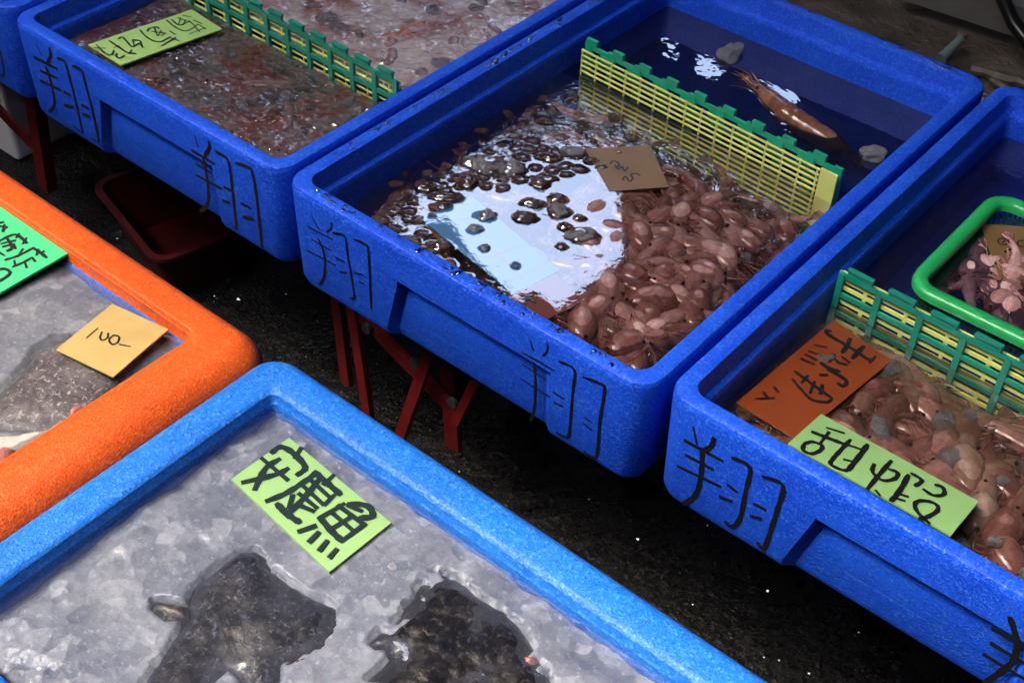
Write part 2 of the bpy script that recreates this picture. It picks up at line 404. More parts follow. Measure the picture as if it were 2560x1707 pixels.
# ---- shrimp and fish skin
def shrimp_mat(name, a, b, c2, coat=0.4):
    mt, nt, out = newmat(name); co = objco(nt)
    oi = N(nt, "ShaderNodeObjectInfo")
    n = noise_n(nt, co, 90, 5, 0.6)
    atn = N(nt, "ShaderNodeAttribute", attribute_name='along')
    col = ramp(nt, n, [(0.3, a), (0.48, b), (0.68, c2)]).outputs[0]
    band = mathn(nt, 'SINE', mathn(nt, 'MULTIPLY', atn.outputs["Fac"], 43.0))
    col = mixc(nt, mathn(nt, 'MULTIPLY', ramp(nt, band, [(0.55, 0.0), (1.0, 1.0)]).outputs[0], 0.45), col, a)
    ends = ramp(nt, atn.outputs["Fac"], [(0.0, 1.0), (0.16, 0.0), (0.80, 0.0), (0.95, 1.0)]).outputs[0]
    col = mixc(nt, mathn(nt, 'MULTIPLY', ends, 0.6), col, [a[0] * 1.3, a[1] * 0.8, a[2] * 0.7])
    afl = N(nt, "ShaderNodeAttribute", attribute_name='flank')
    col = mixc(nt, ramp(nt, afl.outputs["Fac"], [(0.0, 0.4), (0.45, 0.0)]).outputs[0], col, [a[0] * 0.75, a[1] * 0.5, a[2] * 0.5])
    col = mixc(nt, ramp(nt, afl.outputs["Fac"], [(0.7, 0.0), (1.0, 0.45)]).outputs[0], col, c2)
    aar = N(nt, "ShaderNodeAttribute", attribute_name='around')
    cx = N(nt, "ShaderNodeCombineXYZ"); nt.links.new(mathn(nt, 'MULTIPLY', atn.outputs["Fac"], 5.0), cx.inputs[0]); nt.links.new(mathn(nt, 'MULTIPLY', aar.outputs["Fac"], 8.0), cx.inputs[1])
    nt.links.new(mathn(nt, 'MULTIPLY', oi.outputs["Random"], 40.0), cx.inputs[2])
    st = noise_n(nt, cx.outputs[0], 1.0, 4, 0.6)
    col = mixc(nt, ramp(nt, st, [(0.32, 0.5), (0.54, 0.0)]).outputs[0], col, [a[0] * 0.8, a[1] * 0.55, a[2] * 0.6])
    col = mixc(nt, ramp(nt, st, [(0.54, 0.0), (0.76, 0.4)]).outputs[0], col, [min(1, x * 1.35) for x in c2])
    pale = ramp(nt, noise_n(nt, co, 34, 3), [(0.5, 0.0), (0.66, 1.0)]).outputs[0]
    col = mixc(nt, mathn(nt, 'MULTIPLY', pale, 0.5), col, [min(1, x * 1.5) for x in c2])
    hs = N(nt, "ShaderNodeHueSaturation")
    nt.links.new(mathn(nt, 'ADD', mathn(nt, 'MULTIPLY', oi.outputs["Random"], 1.0), 0.60), hs.inputs["Value"])
    nt.links.new(mathn(nt, 'ADD', mathn(nt, 'MULTIPLY', oi.outputs["Random"], -0.35), 1.1), hs.inputs["Saturation"])
    nt.links.new(col, hs.inputs["Color"])
    nm = bump(nt, noise_n(nt, co, 260, 3), 0.4, 0.0012)
    p = principled(nt, None, hs.outputs[0], 0.24, 0.5, nm, coat, 0.08)
    tr = N(nt, 'ShaderNodeBsdfTransparent'); tr.inputs[0].default_value = (0.95, 0.75, 0.70, 1)
    ms = N(nt, 'ShaderNodeMixShader'); nt.links.new(ramp(nt, noise_n(nt, co, 24, 3), [(0.42, 0.0), (0.70, 0.30)]).outputs[0], ms.inputs[0])
    nt.links.new(p.outputs[0], ms.inputs[1]); nt.links.new(tr.outputs[0], ms.inputs[2]); nt.links.new(ms.outputs[0], out.inputs[0])
    p.inputs["Subsurface Weight"].default_value = 0.3
    p.inputs["Subsurface Radius"].default_value = (0.006, 0.002, 0.0015)
    return mt
M['shrimp'] = shrimp_mat('pink_shrimp', (0.105, 0.030, 0.030), (0.180, 0.076, 0.070), (0.27, 0.155, 0.145))
M['shrimp_tan'] = shrimp_mat('tan_shrimp', (0.070, 0.030, 0.022), (0.115, 0.064, 0.046), (0.165, 0.105, 0.078))
M['shrimp_pink'] = shrimp_mat('rosy_shrimp', (0.28, 0.10, 0.10), (0.36, 0.18, 0.18), (0.42, 0.26, 0.25))
M['prawn'] = shrimp_mat('orange_prawn', (0.10, 0.032, 0.014), (0.17, 0.064, 0.026), (0.23, 0.105, 0.052))
M['piece'] = ice_mat('clear_reddish_ice', (0.21, 0.13, 0.115), 0.72)
M['eye'] = plain('black_eye', (0.004, 0.004, 0.004), 0.1, 0.6, 0.1, 30)

def fish_mat(name, dark, mid, pale, rough=0.28):
    mt, nt, out = newmat(name); co = objco(nt)
    n = noise_n(nt, co, 34, 8, 0.72, 0.8)
    f = noise_n(nt, co, 210, 5, 0.72, 0.6)
    c = ramp(nt, n, [(0.32, dark), (0.52, mid), (0.75, pale)]).outputs[0]
    c = mixc(nt, mathn(nt, 'MULTIPLY', ramp(nt, f, [(0.55, 0.0), (0.66, 1.0)]).outputs[0], 0.55), c, [x * 3.6 for x in pale])
    c = mixc(nt, mathn(nt, 'MULTIPLY', ramp(nt, f, [(0.3, 1.0), (0.42, 0.0)]).outputs[0], 0.7), c, [x * 0.4 for x in dark])
    nm = bump(nt, mathn(nt, 'ADD', mathn(nt, 'MULTIPLY', f, 0.5), n), 0.5, 0.0025)
    principled(nt, out, c, rough, 0.25, nm, 0.12, 0.10)
    return mt
M['monk'] = fish_mat('monkfish_skin', (0.004, 0.005, 0.009), (0.013, 0.0145, 0.022), (0.036, 0.038, 0.054), 0.4)
M['monk_dark'] = fish_mat('dark_monkfish_skin', (0.0025, 0.0025, 0.0035), (0.006, 0.006, 0.008), (0.020, 0.019, 0.023))
M['monk_fin'] = fish_mat('monkfish_fin', (0.018, 0.017, 0.018), (0.040, 0.038, 0.04), (0.08, 0.07, 0.07))
M['belly'] = plain('pale_fish_belly', (0.42, 0.40, 0.36), 0.3, 0.5, 0.25, 40, 0.001)
M['flesh'] = plain('pink_fish_flesh', (0.35, 0.13, 0.11), 0.25, 0.5, 0.4, 60, 0.0015)
M['gill'] = plain('red_brown_gill', (0.060, 0.020, 0.018), 0.25, 0.5, 0.5, 90, 0.0015)
M['grey_fish'] = fish_mat('grey_fish_skin', (0.028, 0.026, 0.032), (0.085, 0.076, 0.084), (0.17, 0.15, 0.155), 0.35)

# ---- ground
def floor_mat():
    mt, nt, out = newmat('wet_black_ground'); co = objco(nt)
    v = voro_n(nt, co, 95); v2 = voro_n(nt, co, 38); big = noise_n(nt, co, 5, 6, 0.6)
    c = ramp(nt, noise_n(nt, co, 60, 6, 0.7), [(0.3, (0.001, 0.001, 0.0011)), (0.55, (0.0025, 0.0025, 0.0024)), (0.8, (0.009, 0.0085, 0.008))]).outputs[0]
    c = mixc(nt, mathn(nt, 'MULTIPLY', ramp(nt, big, [(0.45, 0.0), (0.7, 1.0)]).outputs[0], 0.5), c, (0.005, 0.0042, 0.0034))
    peb = ramp(nt, voro_n(nt, co, 60), [(0.0, 1.0), (0.10, 0.0)]).outputs[0]
    c = mixc(nt, mathn(nt, 'MULTIPLY', peb, 0.3), c, (0.08, 0.075, 0.07))
    wet = ramp(nt, big, [(0.40, 0.04), (0.66, 0.4)]).outputs[0]
    nm = bump(nt, mathn(nt, 'ADD', v, mathn(nt, 'ADD', mathn(nt, 'MULTIPLY', v2, 1.4), noise_n(nt, co, 200, 3))), 0.6, 0.0035)
    p = principled(nt, out, c, 0.55, 0.3, nm, 0.6, 0.05)
    p.inputs['Coat Weight'].default_value = 0.35
    cn = bump(nt, mathn(nt, 'ADD', voro_n(nt, co, 230), mathn(nt, 'ADD', noise_n(nt, co, 85, 3), mathn(nt, 'MULTIPLY', noise_n(nt, co, 18, 3), 2.0))), 1.0, 0.006)
    nt.links.new(cn, p.inputs["Coat Normal"])
    return mt
M['floor'] = floor_mat()

# ------------------------------------------------------------------ big structure: ground and unseen market hall
FZ = -0.55
mesh_obj('ground', [(-40, -40, FZ), (40, -40, FZ), (40, 40, FZ), (-40, 40, FZ)], [(0, 1, 2, 3)], M['floor'])
tag(bpy.data.objects['ground'], kind='structure')

RH = 3.0                                    # roof height above the crate rims
def mirror(px, py, zw=-0.055, h=RH):        # where the water surface mirrors the roof
    W = atz(px, py, zw); d = ray(px, py)
    d2 = Vector((d.x, d.y, -d.z)); return W + d2 * ((h - zw) / d2.z)
def roof():  # out of view; openings shaped for the light and the mirrored glare
    bm = bmesh.new()
    loops = [[(-9, -9), (9, -9), (9, 9), (-9, 9)]]
    loops.append([mirror(*q).xy for q in [(930, 545), (985, 470), (1110, 420), (1240, 400), (1330, 330), (1480, 330), (1540, 430), (1560, 640), (1482, 702), (1394, 770), (1342, 728), (1287, 742), (1207, 668), (1172, 628), (1118, 545), (1050, 560), (990, 600)]])
    for qs in ([(1655, 94), (1694, 110), (1684, 140), (1664, 134)], [(1738, 142), (1814, 168), (1786, 192), (1744, 180)], [(1878, 196), (1990, 246), (1976, 300), (1934, 280), (1926, 240)]):
        loops.append([mirror(*q).xy for q in qs])
    for qs in ([(330, 300), (520, 420), (480, 470), (280, 340)], [(880, -90), (1240, -70), (1230, -28), (900, -40)], [(120, -40), (300, -70), (330, -30), (140, -10)]):  # openings added to give the slush water its glints
        loops.append([mirror(*q, -0.04).xy for q in qs])
    loops.append([(-1.1, -2.45), (1.3, -2.45), (1.3, -1.25), (-1.1, -1.25)])       # opening added overhead as the main light on the crates
    sc = Vector((-0.24, -0.44, 0)) + SUND * (RH / SUND.z)                       # gap added to drop a warm pool of sun on the front crates
    loops.append([(sc.x + 0.34 * math.cos(t), sc.y + 0.30 * math.sin(t)) for t in [k * math.pi / 4 + 0.3 for k in range(8)]])
    edges = []
    for lp in loops:
        vs = [bm.verts.new((p[0], p[1], RH)) for p in lp]
        edges += [bm.edges.new((vs[i], vs[(i + 1) % len(vs)])) for i in range(len(vs))]
    bmesh.ops.triangle_fill(bm, use_beauty=True, use_dissolve=False, edges=edges)
    me = bpy.data.meshes.new('roof'); bm.to_mesh(me); bm.free(); me.materials.append(M['roof'])
    o = bpy.data.objects.new('roof', me); C.objects.link(o); return o
hall = empty('unseen_market_hall', (0, 0, FZ))
tag(hall, 'unseen dark market hall, openings and walls shaped to light the crates and whiten their water', 'building')
r_ = roof(); r_.parent = hall; r_.location = (0, 0, -FZ)
for lo, hi in (((-9, 8.9, FZ), (9, 9, RH)), ((-9, -9, FZ), (9, -8.9, RH)), ((-9, -8.9, FZ), (-8.9, 8.9, RH)), ((8.9, -8.9, FZ), (9, 8.9, RH))):
    MB().box(lo, hi).build('wall', M['hall_wall'], hall, (0, 0, FZ))  # walls out of view, added to shut out low sky light

# ------------------------------------------------------------------ crates
def crate_shell(x0, x1, y0, y1, r, outer, inner, sx=(1, 1), sy=(1, 1), recess=None, nseg=7):
    """loops from the underside up the outside, over the rim and down the inside.
    outer / inner: lists of (z, inset); recess: (xa, xb, ztop, depth)"""
    verts = []; faces = []; loops = []
    zs = [(z, i, True) for z, i in outer] + [(z, i, False) for z, i in inner]
    for z, ins, isout in zs:
        a, b = x0 + ins * sx[0], x1 - ins * sx[1]; c, d = y0 + ins * sy[0], y1 - ins * sy[1]
        rr = max(r - ins * (1.0 if isout else 0.62), 0.006)
        lp = []
        def arc(cx, cy, t0):
            for k in range(nseg):
                t = t0 + (math.pi / 2) * k / (nseg - 1)
                lp.append((cx + rr * math.cos(t), cy + rr * math.sin(t), z))
        arc(a + rr, c + rr, math.pi)
        if recess:
            xa, xb, zt, dep = recess
            spread = 0.0
            e = 0.0
            if isout and z < zt:
                e = dep; spread = 0.02 * min(1, (zt - z) / 0.075)
            for xx, ee in ((xa - spread - 0.004, 0), (xa - spread + 0.006, e), (xb + 0.0 - 0.006, e), (xb + 0.004, 0)):
                lp.append((xx, c + ee, z))
        arc(b - rr, c + rr, 1.5 * math.pi)
        arc(b - rr, d - rr, 0)
        arc(a + rr, d - rr, 0.5 * math.pi)
        i0 = len(verts); verts += lp; loops.append(range(i0, i0 + len(lp)))
    n = len(loops[0])
    for A, B in zip(loops[:-1], loops[1:]):
        for k in range(n):
            faces.append((A[k], A[(k + 1) % n], B[(k + 1) % n], B[k]))
    faces.append(tuple(reversed(loops[0])))
    faces.append(tuple(loops[-1]))
    return verts, faces

OUT_B = [(-0.133, 0.014), (-0.130, 0.008), (-0.120, 0.0035), (-0.050, 0.0012), (-0.044, 0.001), (-0.008, 0.0), (-0.004, 0.0006), (-0.0012, 0.0022), (0.0, 0.0045)]
IN_B = [(0.0, 0.0155), (-0.0012, 0.0178), (-0.004, 0.0190), (-0.020, 0.0200), (-0.0225, 0.0212), (-0.0245, 0.0262), (-0.0275, 0.0275), (-0.030, 0.0278), (-0.108, 0.032)]
crates = {}
def blue_crate(key, x0, x1, y0, y1, label, recess=True):
    rc = (x0 + 0.165, x0 + 0.350, -0.046, 0.0075) if recess else None
    v, f = crate_shell(x0, x1, y0, y1, 0.027, OUT_B, IN_B, recess=rc)
    o = mesh_obj('fish_crate', v, f, M['blue'], None, (x0, y0, -0.133), 28)
    tag(o, label, 'crate', 'blue foam crates in a row')
    crates[key] = o
    return o
DB = 0.680
blue_crate('B', 0.0, 0.46, 0.0, DB, 'middle blue foam crate of shrimp in water, a white glare on its surface')
blue_crate('A', -0.4735, -0.0075, 0.005, 0.005 + DB, 'blue foam crate of shrimp and ice slush behind the orange crate, holding the lime card')
blue_crate('C', 0.4665, 0.9265, 0.012, 0.012 + DB, 'blue foam crate at the right edge, holding the green basket and two wet cards')
blue_crate('D', -0.945, -0.4815, 0.010, 0.010 + DB, 'blue foam crate mostly cut off at the top left corner')

OUT_F = [(-0.110, 0.012), (-0.106, 0.006), (-0.095, 0.002), (-0.020, 0.0), (-0.012, 0.0008), (-0.007, 0.0028), (-0.003, 0.0062), (-0.0008, 0.0100), (0.0, 0.0135)]
IN_F = [(0.0, 0.0350), (-0.001, 0.0378), (-0.0035, 0.0400), (-0.010, 0.0412), (-0.0118, 0.0425), (-0.045, 0.044), (-0.088, 0.050)]
v, f = crate_shell(0.1765, 0.800, -0.566, -0.1705, 0.030, OUT_F, IN_F)
crateF = mesh_obj('fish_crate', v, f, M['sky_blue'], None, (0.1765, -0.566, -0.110), 28)
tag(crateF, 'light blue foam crate in the foreground with two monkfish on ice', 'crate')
OUT_E = [(-0.110, 0.010), (-0.106, 0.005), (-0.095, 0.002), (-0.030, 0.0), (-0.020, 0.001), (-0.012, 0.0038), (-0.006, 0.0080), (-0.0018, 0.0125), (0.0, 0.0165)]
IN_E = [(0.0, 0.0385), (-0.0012, 0.0400), (-0.005, 0.0412), (-0.0055, 0.0418), (-0.0175, 0.0425), (-0.020, 0.0440), (-0.088, 0.050)]
v, f = crate_shell(-0.445, 0.1755, -0.580, -0.1672, 0.034, OUT_E, IN_E, sx=(1, 1.53))
crateE = mesh_obj('fish_crate', v, f, M['orange'], None, (-0.445, -0.580, -0.110), 28)
tag(crateE, 'orange foam crate with a grey fish on ice under a kraft price card', 'crate')
# blue tub let into the orange rim
v, f = crate_shell(-0.445 + 0.0432, 0.1755 - 0.0432 * 1.53, -0.580 + 0.0432, -0.1672 - 0.0432, 0.014,
                   [(-0.088, 0.0005), (-0.0185, 0.0)], [(-0.0185, 0.0028), (-0.080, 0.006)])
mesh_obj('inner_tub', v, f, M['sky_blue'], crateE, (-0.445, -0.580, -0.110), 28)

# beads of water on the wet rims
mt, nt, out = newmat('water_drop'); g_ = N(nt, "ShaderNodeBsdfGlossy"); g_.inputs["Roughness"].default_value = 0.03; t_ = N(nt, "ShaderNodeBsdfTransparent"); t_.inputs[0].default_value = (0.9, 0.93, 1, 1)
f_ = N(nt, "ShaderNodeFresnel"); f_.inputs[0].default_value = 2.0; x_ = N(nt, "ShaderNodeMixShader")
nt.links.new(f_.outputs[0], x_.inputs[0]); nt.links.new(t_.outputs[0], x_.inputs[1]); nt.links.new(g_.outputs[0], x_.inputs[2]); nt.links.new(x_.outputs[0], out.inputs[0]); M['drop'] = mt
def droplets(x0, x1, y0, y1, n, label):
    V = []; F = []
    for i in range(n):
        cx, cy = rnd.uniform(x0, x1), rnd.uniform(y0, y1); a = rnd.uniform(0.0008, 0.0030); b = a * rnd.uniform(0.6, 1.6); h = min(a, b) * 0.55; n0 = len(V)
        a = min(a, 0.0036)
        for k, (q, z) in enumerate(((1.0, 0.0), (0.85, 0.55), (0.5, 0.9))):
            for j in range(10):
                t = 2 * math.pi * j / 10; V.append((cx + a * q * math.cos(t) * (1 + 0.2 * math.sin(3 * t + i)), cy + b * q * math.sin(t), z * h))
        V.append((cx, cy, h))
        for k in range(2):
            for j in range(10): F.append((n0 + k * 10 + j, n0 + k * 10 + (j + 1) % 10, n0 + k * 10 + 10 + (j + 1) % 10, n0 + k * 10 + 10 + j))
        for j in range(10): F.append((n0 + 20 + j, n0 + 20 + (j + 1) % 10, n0 + 30))
    o = mesh_obj('water_droplets', V, F, M['drop'], None, (x0, y0, 0), 180); tag(o, label, 'water', kind='stuff')
droplets(0.0065, 0.0145, 0.06, 0.64, 110, 'beads of water along the left rim of the middle crate')
droplets(0.04, 0.42, 0.0065, 0.0145, 60, 'beads of water along the front rim of the middle crate')
droplets(0.04, 0.42, DB - 0.0145, DB - 0.0065, 50, 'beads of water along the back rim of the middle crate')
# ------------------------------------------------------------------ handwriting
def smooth_line(pts, n=4):
    if len(pts) < 3: return pts
    out = []
    for i in range(len(pts) - 1):
        p0 = pts[max(i - 1, 0)]; p1 = pts[i]; p2 = pts[i + 1]; p3 = pts[min(i + 2, len(pts) - 1)]
        for k in range(n):
            t = k / n
            out.append(tuple(0.5 * ((2 * p1[j]) + (-p0[j] + p2[j]) * t + (2 * p0[j] - 5 * p1[j] + 4 * p2[j] - p3[j]) * t * t + (-p0[j] + 3 * p1[j] - 3 * p2[j] + p3[j]) * t ** 3) for j in range(2)))
    out.append(pts[-1]); return out
def strokes(name, data, org, k, proj, normal, width, mat, parent, off=0.0002):
    """pen strokes measured on the photo, laid on their own surface by proj(px, py)"""
    nrm = Vector(normal).normalized(); V = []; F = []
    for si, st in enumerate(data):
        w = width
        if isinstance(st[0], (int, float)): w = width * st[0]; st = st[1:]
        pts = smooth_line(list(st))
        P = [proj(org[0] + x / k, org[1] + y / k) + nrm * (off + 0.00004 * si) for x, y in pts]
        n0 = len(V); L = len(P)
        for i, p in enumerate(P):
            d = P[min(i + 1, L - 1)] - P[max(i - 1, 0)]
            d = d - nrm * d.dot(nrm)
            if d.length < 1e-9: d = Vector((1, 0, 0))
            d.normalize(); s = nrm.cross(d)
            ww = w * (0.5 + 0.07 * math.sin(i * 2.1 + si))
            if i == 0: p = p - d * w * 0.3
            if i == L - 1: p = p + d * w * 0.3
            if i in (0, L - 1): ww *= 0.72
            V += [tuple(p + s * ww), tuple(p - s * ww)]
        for i in range(L - 1):
            F.append((n0 + 2 * i, n0 + 2 * i + 1, n0 + 2 * i + 3, n0 + 2 * i + 2))
    return mesh_obj(name, V, F, mat, parent, parent.get('_org'))

Z1 = (0, 0); K1 = 2.351
markA1 = [(0.5, (212, 262), (248, 332)), (1.1, (292, 285), (300, 325), (280, 372)), (1.2, (205, 340), (335, 405)), (1.1, (240, 418), (335, 460)), (1.1, (240, 475), (355, 530)),
          (0.9, (272, 395), (300, 480), (318, 570), (318, 625), (290, 655)), (0.9, (340, 345), (378, 358), (400, 420), (440, 570), (487, 780)), (0.5, (487, 785), (430, 735)),
          (1.1, (380, 540), (415, 560)), (1.2, (385, 620), (430, 628)), (0.9, (430, 390), (480, 412), (500, 480), (545, 650), (582, 830)), (0.6, (582, 838), (545, 815)), (1.0, (482, 618), (518, 635)), (1.1, (490, 670), (525, 682))]
markA2 = [(0.7, (1145, 800), (1165, 862)), (1.1, (1228, 835), (1232, 870), (1205, 915)), (1.0, (1130, 885), (1260, 962)), (1.1, (1160, 968), (1245, 1018)), (1.1, (1155, 1030), (1300, 1108)),
          (1.1, (1195, 930), (1222, 1060), (1228, 1170), (1215, 1215), (1180, 1238)), (0.9, (1270, 890), (1335, 932), (1352, 990), (1370, 1140), (1392, 1345)), (0.5, (1392, 1350), (1350, 1305)),
          (1.0, (1320, 1098), (1360, 1120)), (1.1, (1315, 1180), (1350, 1190)), (0.9, (1390, 960), (1465, 985), (1490, 1035), (1512, 1180), (1540, 1450)), (1.1, (1422, 1195), (1472, 1222)), (1.1, (1435, 1275), (1488, 1285))]
markB1 = [(0.5, (188, 95), (232, 175)), (0.5, (305, 135), (300, 170), (275, 188)), (0.6, (170, 160), (310, 232)), (0.6, (188, 230), (300, 298)), (0.6, (165, 298), (325, 382)),
          (0.7, (225, 225), (262, 320), (262, 440), (235, 495)), (0.6, (312, 195), (380, 212), (400, 330), (437, 560), (415, 572)), (0.6, (328, 338), (378, 362)), (0.7, (355, 422), (392, 428)),
          (0.65, (438, 230), (505, 262), (522, 310), (537, 632)), (0.6, (440, 425), (490, 440)), (0.6, (470, 480), (495, 490))]
markB2 = [(0.5, (1470, 825), (1490, 885)), (0.5, (1575, 845), (1570, 890), (1545, 915)), (0.6, (1425, 895), (1610, 998)), (0.6, (1430, 968), (1560, 1052)), (0.6, (1418, 1050), (1585, 1155)),
          (0.75, (1497, 960), (1505, 1080), (1497, 1220), (1475, 1295)), (0.7, (1645, 948), (1732, 998), (1722, 1130), (1702, 1360), (1680, 1392), (1630, 1365)), (0.6, (1610, 1130), (1668, 1165)), (0.6, (1612, 1190), (1660, 1208)),
          (0.7, (1785, 1040), (1890, 1080), (1910, 1115), (1882, 1290), (1860, 1505), (1790, 1475)), (0.6, (1795, 1275), (1835, 1305)), (0.6, (1785, 1310), (1830, 1345))]
markC1 = [(0.7, (408, 65), (430, 165)), (1.1, (530, 130), (515, 175), (470, 205)), (1.1, (362, 145), (578, 262)), (1.2, (368, 230), (520, 310)), (1.1, (322, 295), (565, 412)),
          (1.1, (462, 190), (458, 310), (440, 420), (405, 480), (350, 512)), (1.0, (640, 245), (742, 300), (720, 430), (682, 600), (635, 650), (600, 620)), (1.0, (615, 405), (660, 440)), (1.1, (570, 475), (630, 497)),
          (1.0, (820, 355), (936, 405), (905, 540), (870, 650), (825, 775), (790, 745)), (1.1, (770, 515), (830, 545)), (1.1, (750, 585), (805, 600))]
markC2 = [(1.6, (1795, 940), (1860, 1160), (1840, 1310), (1780, 1400), (1550, 1568)), (1.8, (1635, 1045), (1960, 1220)), (1.8, (1620, 1190), (1960, 1390)), (1.6, (1550, 1295), (1960, 1540))]
def face_of(y0):
    zz = [z for z, i in OUT_B]; ii = [i for z, i in OUT_B]
    def g(x, y):
        p = aty(x, y, y0); return aty(x, y, y0 + float(np.interp(p.z, zz, ii)))
    return g
fA, fB, fC, fD = face_of(0.005), face_of(0.0), face_of(0.012), face_of(0.010)
W = 0.0048
strokes('handwritten_mark', markA1, Z1, K1, fA, (0, -1, 0), W, M['ink_brown'], crates['A'])
strokes('handwritten_mark', markA2, Z1, K1, fA, (0, -1, 0), W, M['ink_brown'], crates['A'])
strokes('handwritten_mark', markB1, (700, 500), K1, fB, (0, -1, 0), W, M['ink'], crates['B'])
strokes('handwritten_mark', markB2, (700, 500), K1, fB, (0, -1, 0), W, M['ink'], crates['B'])
strokes('handwritten_mark', markC1, (1560, 1040), K1, fC, (0, -1, 0), W, M['ink'], crates['C'])
strokes('handwritten_mark', markC2, (2060, 1300), 3.852, fC, (0, -1, 0), W * 0.75, M['ink'], crates['C'])
strokes('handwritten_mark', [(0.7, (-20, 250), (8, 330), (22, 400), (24, 438), (8, 448))], Z1, K1, fD, (0, -1, 0), W, M['ink_brown'], crates['D'])

# ------------------------------------------------------------------ cards
def card(name, quad, z, mat, label, lift=(0, 0, 0, 0), thick=0.0012, bend=0.0):
    P = [atz(x, y, z + l) for (x, y), l in zip(quad, lift)]
    n = 8; V = []; F = []
    for side in (0, 1):
        for j in range(n + 1):
            for i in range(n + 1):
                u, w = i / n, j / n
                p = (P[0] * (1 - u) + P[1] * u) * (1 - w) + (P[3] * (1 - u) + P[2] * u) * w
                V.append((p.x, p.y, p.z - side * thick + bend * ((2 * u - 1) ** 2 - 0.5) * 0.0))
    s = (n + 1) ** 2
    for j in range(n):
        for i in range(n):
            a = j * (n + 1) + i
            F.append((a, a + n + 1, a + n + 2, a + 1)); F.append((s + a, s + a + 1, s + a + n + 2, s + a + n + 1))
    rim = [i for i in range(n + 1)] + [j * (n + 1) + n for j in range(1, n + 1)] + [n * (n + 1) + i for i in range(n - 1, -1, -1)] + [j * (n + 1) for j in range(n - 1, 0, -1)]
    for a, b in zip(rim, rim[1:] + rim[:1]): F.append((a, b, s + b, s + a))
    o = mesh_obj(name, V, F, mat, None, P[0])
    nrm = (P[1] - P[0]).cross(P[3] - P[0]).normalized()
    if nrm.z < 0: nrm = -nrm
    o['_n'] = tuple(nrm); o['_p'] = tuple(P[0])
    tag(o, label, 'card')
    return o
def onplane(o):
    n = Vector(o['_n']); p = Vector(o['_p'])
    def g(x, y):
        d = ray(x, y); return CAMP + d * ((p - CAMP).dot(n) / d.dot(n))
    return g
def write(o, data, org, k, w, mat):
    strokes('lettering', data, org, k, onplane(o), o['_n'], w, mat, o, 0.00025)

cA = card('price_card', [(221, 112), (480, 24), (555, 73), (302, 163)], -0.036, M['paper_lime'], 'long lime green card with three black characters, lying on the slush by a green divider', thick=0.002)
write(cA, [((1015, 240), (1130, 330), (1230, 370), (1310, 345), (1390, 290)), ((1210, 185), (1300, 205)), ((1150, 215), (1300, 270)), ((1080, 235), (1160, 300), (1260, 270)), ((1185, 215), (1160, 290)), ((1240, 240), (1215, 300)),
           ((1280, 250), (1350, 310)), ((1335, 245), (1435, 285)), ((1360, 330), (1410, 385)), ((1475, 335), (1290, 405)), ((1400, 300), (1480, 350)),
           ((705, 360), (780, 440), (870, 490), (960, 495), (1060, 440)), ((800, 345), (792, 380)), ((795, 380), (830, 340), (900, 325), (930, 345)), ((850, 380), (1010, 400)), ((880, 340), (910, 430)), ((960, 370), (920, 430)), ((1010, 400), (960, 430)), ((1055, 375), (1120, 415)), ((1050, 450), (1160, 490)), ((1130, 450), (960, 550)),
           ((450, 470), (500, 445), (560, 510), (620, 560), (700, 520), (740, 570)), ((620, 480), (700, 490), (720, 520)), ((620, 480), (640, 550)), ((345, 490), (480, 580), (560, 630), (660, 640)), ((400, 575), (460, 550)), ((610, 600), (575, 640)),
           ((195, 540), (300, 640), (370, 655), (400, 605)), ((175, 575), (300, 580)), ((440, 640), (425, 670), (470, 695), (525, 665))], (200, 0), 4.704, 0.0022, M['ink'])

cB1 = card('price_card', [(1463, 372), (1626, 364), (1673, 467), (1524, 478)], -0.0545, M['kraft_wet'], 'kraft brown card with a scribbled number just under the water among pink shrimp', lift=(0, 0, 0, 0))
write(cB1, [((370, 1060), (385, 1040), (420, 1045), (435, 1070), (410, 1090)), ((405, 1070), (430, 1100), (455, 1078), (475, 1112), (500, 1085)), ((460, 1180), (480, 1150), (510, 1190), (535, 1165), (520, 1140), (560, 1130), (585, 1145))], (1400, 50), 2.94, 0.0022, M['ink'])
cB2 = card('price_card', [(1050, 545), (1180, 490), (1398, 675), (1285, 735)], -0.0556, M['paper_blue'], 'blue card with faint characters floating in the middle crate under a white glare')
write(cB2, [((1170, 1140), (1330, 1130), (1640, 1040), (1830, 1200), (1440, 1390)), ((1310, 1070), (1450, 1230), (1590, 1370)), ((1600, 1140), (1560, 1190)), ((930, 650), (1000, 620), (1060, 640)), ((980, 790), (1100, 755)), ((860, 840), (980, 830))], (900, 350), 3.92, 0.0035, M['ink_pale'])
cB3 = card('price_card', [(1262, 742), (1392, 684), (1462, 752), (1342, 810)], -0.0556, M['paper_orange'], 'orange card half under the water at the front edge of the middle crate')
write(cB3, [((1420, 565), (1500, 605)), ((1480, 560), (1440, 610)), ((1490, 545), (1540, 560))], (700, 500), 2.351, 0.004, M['ink'])

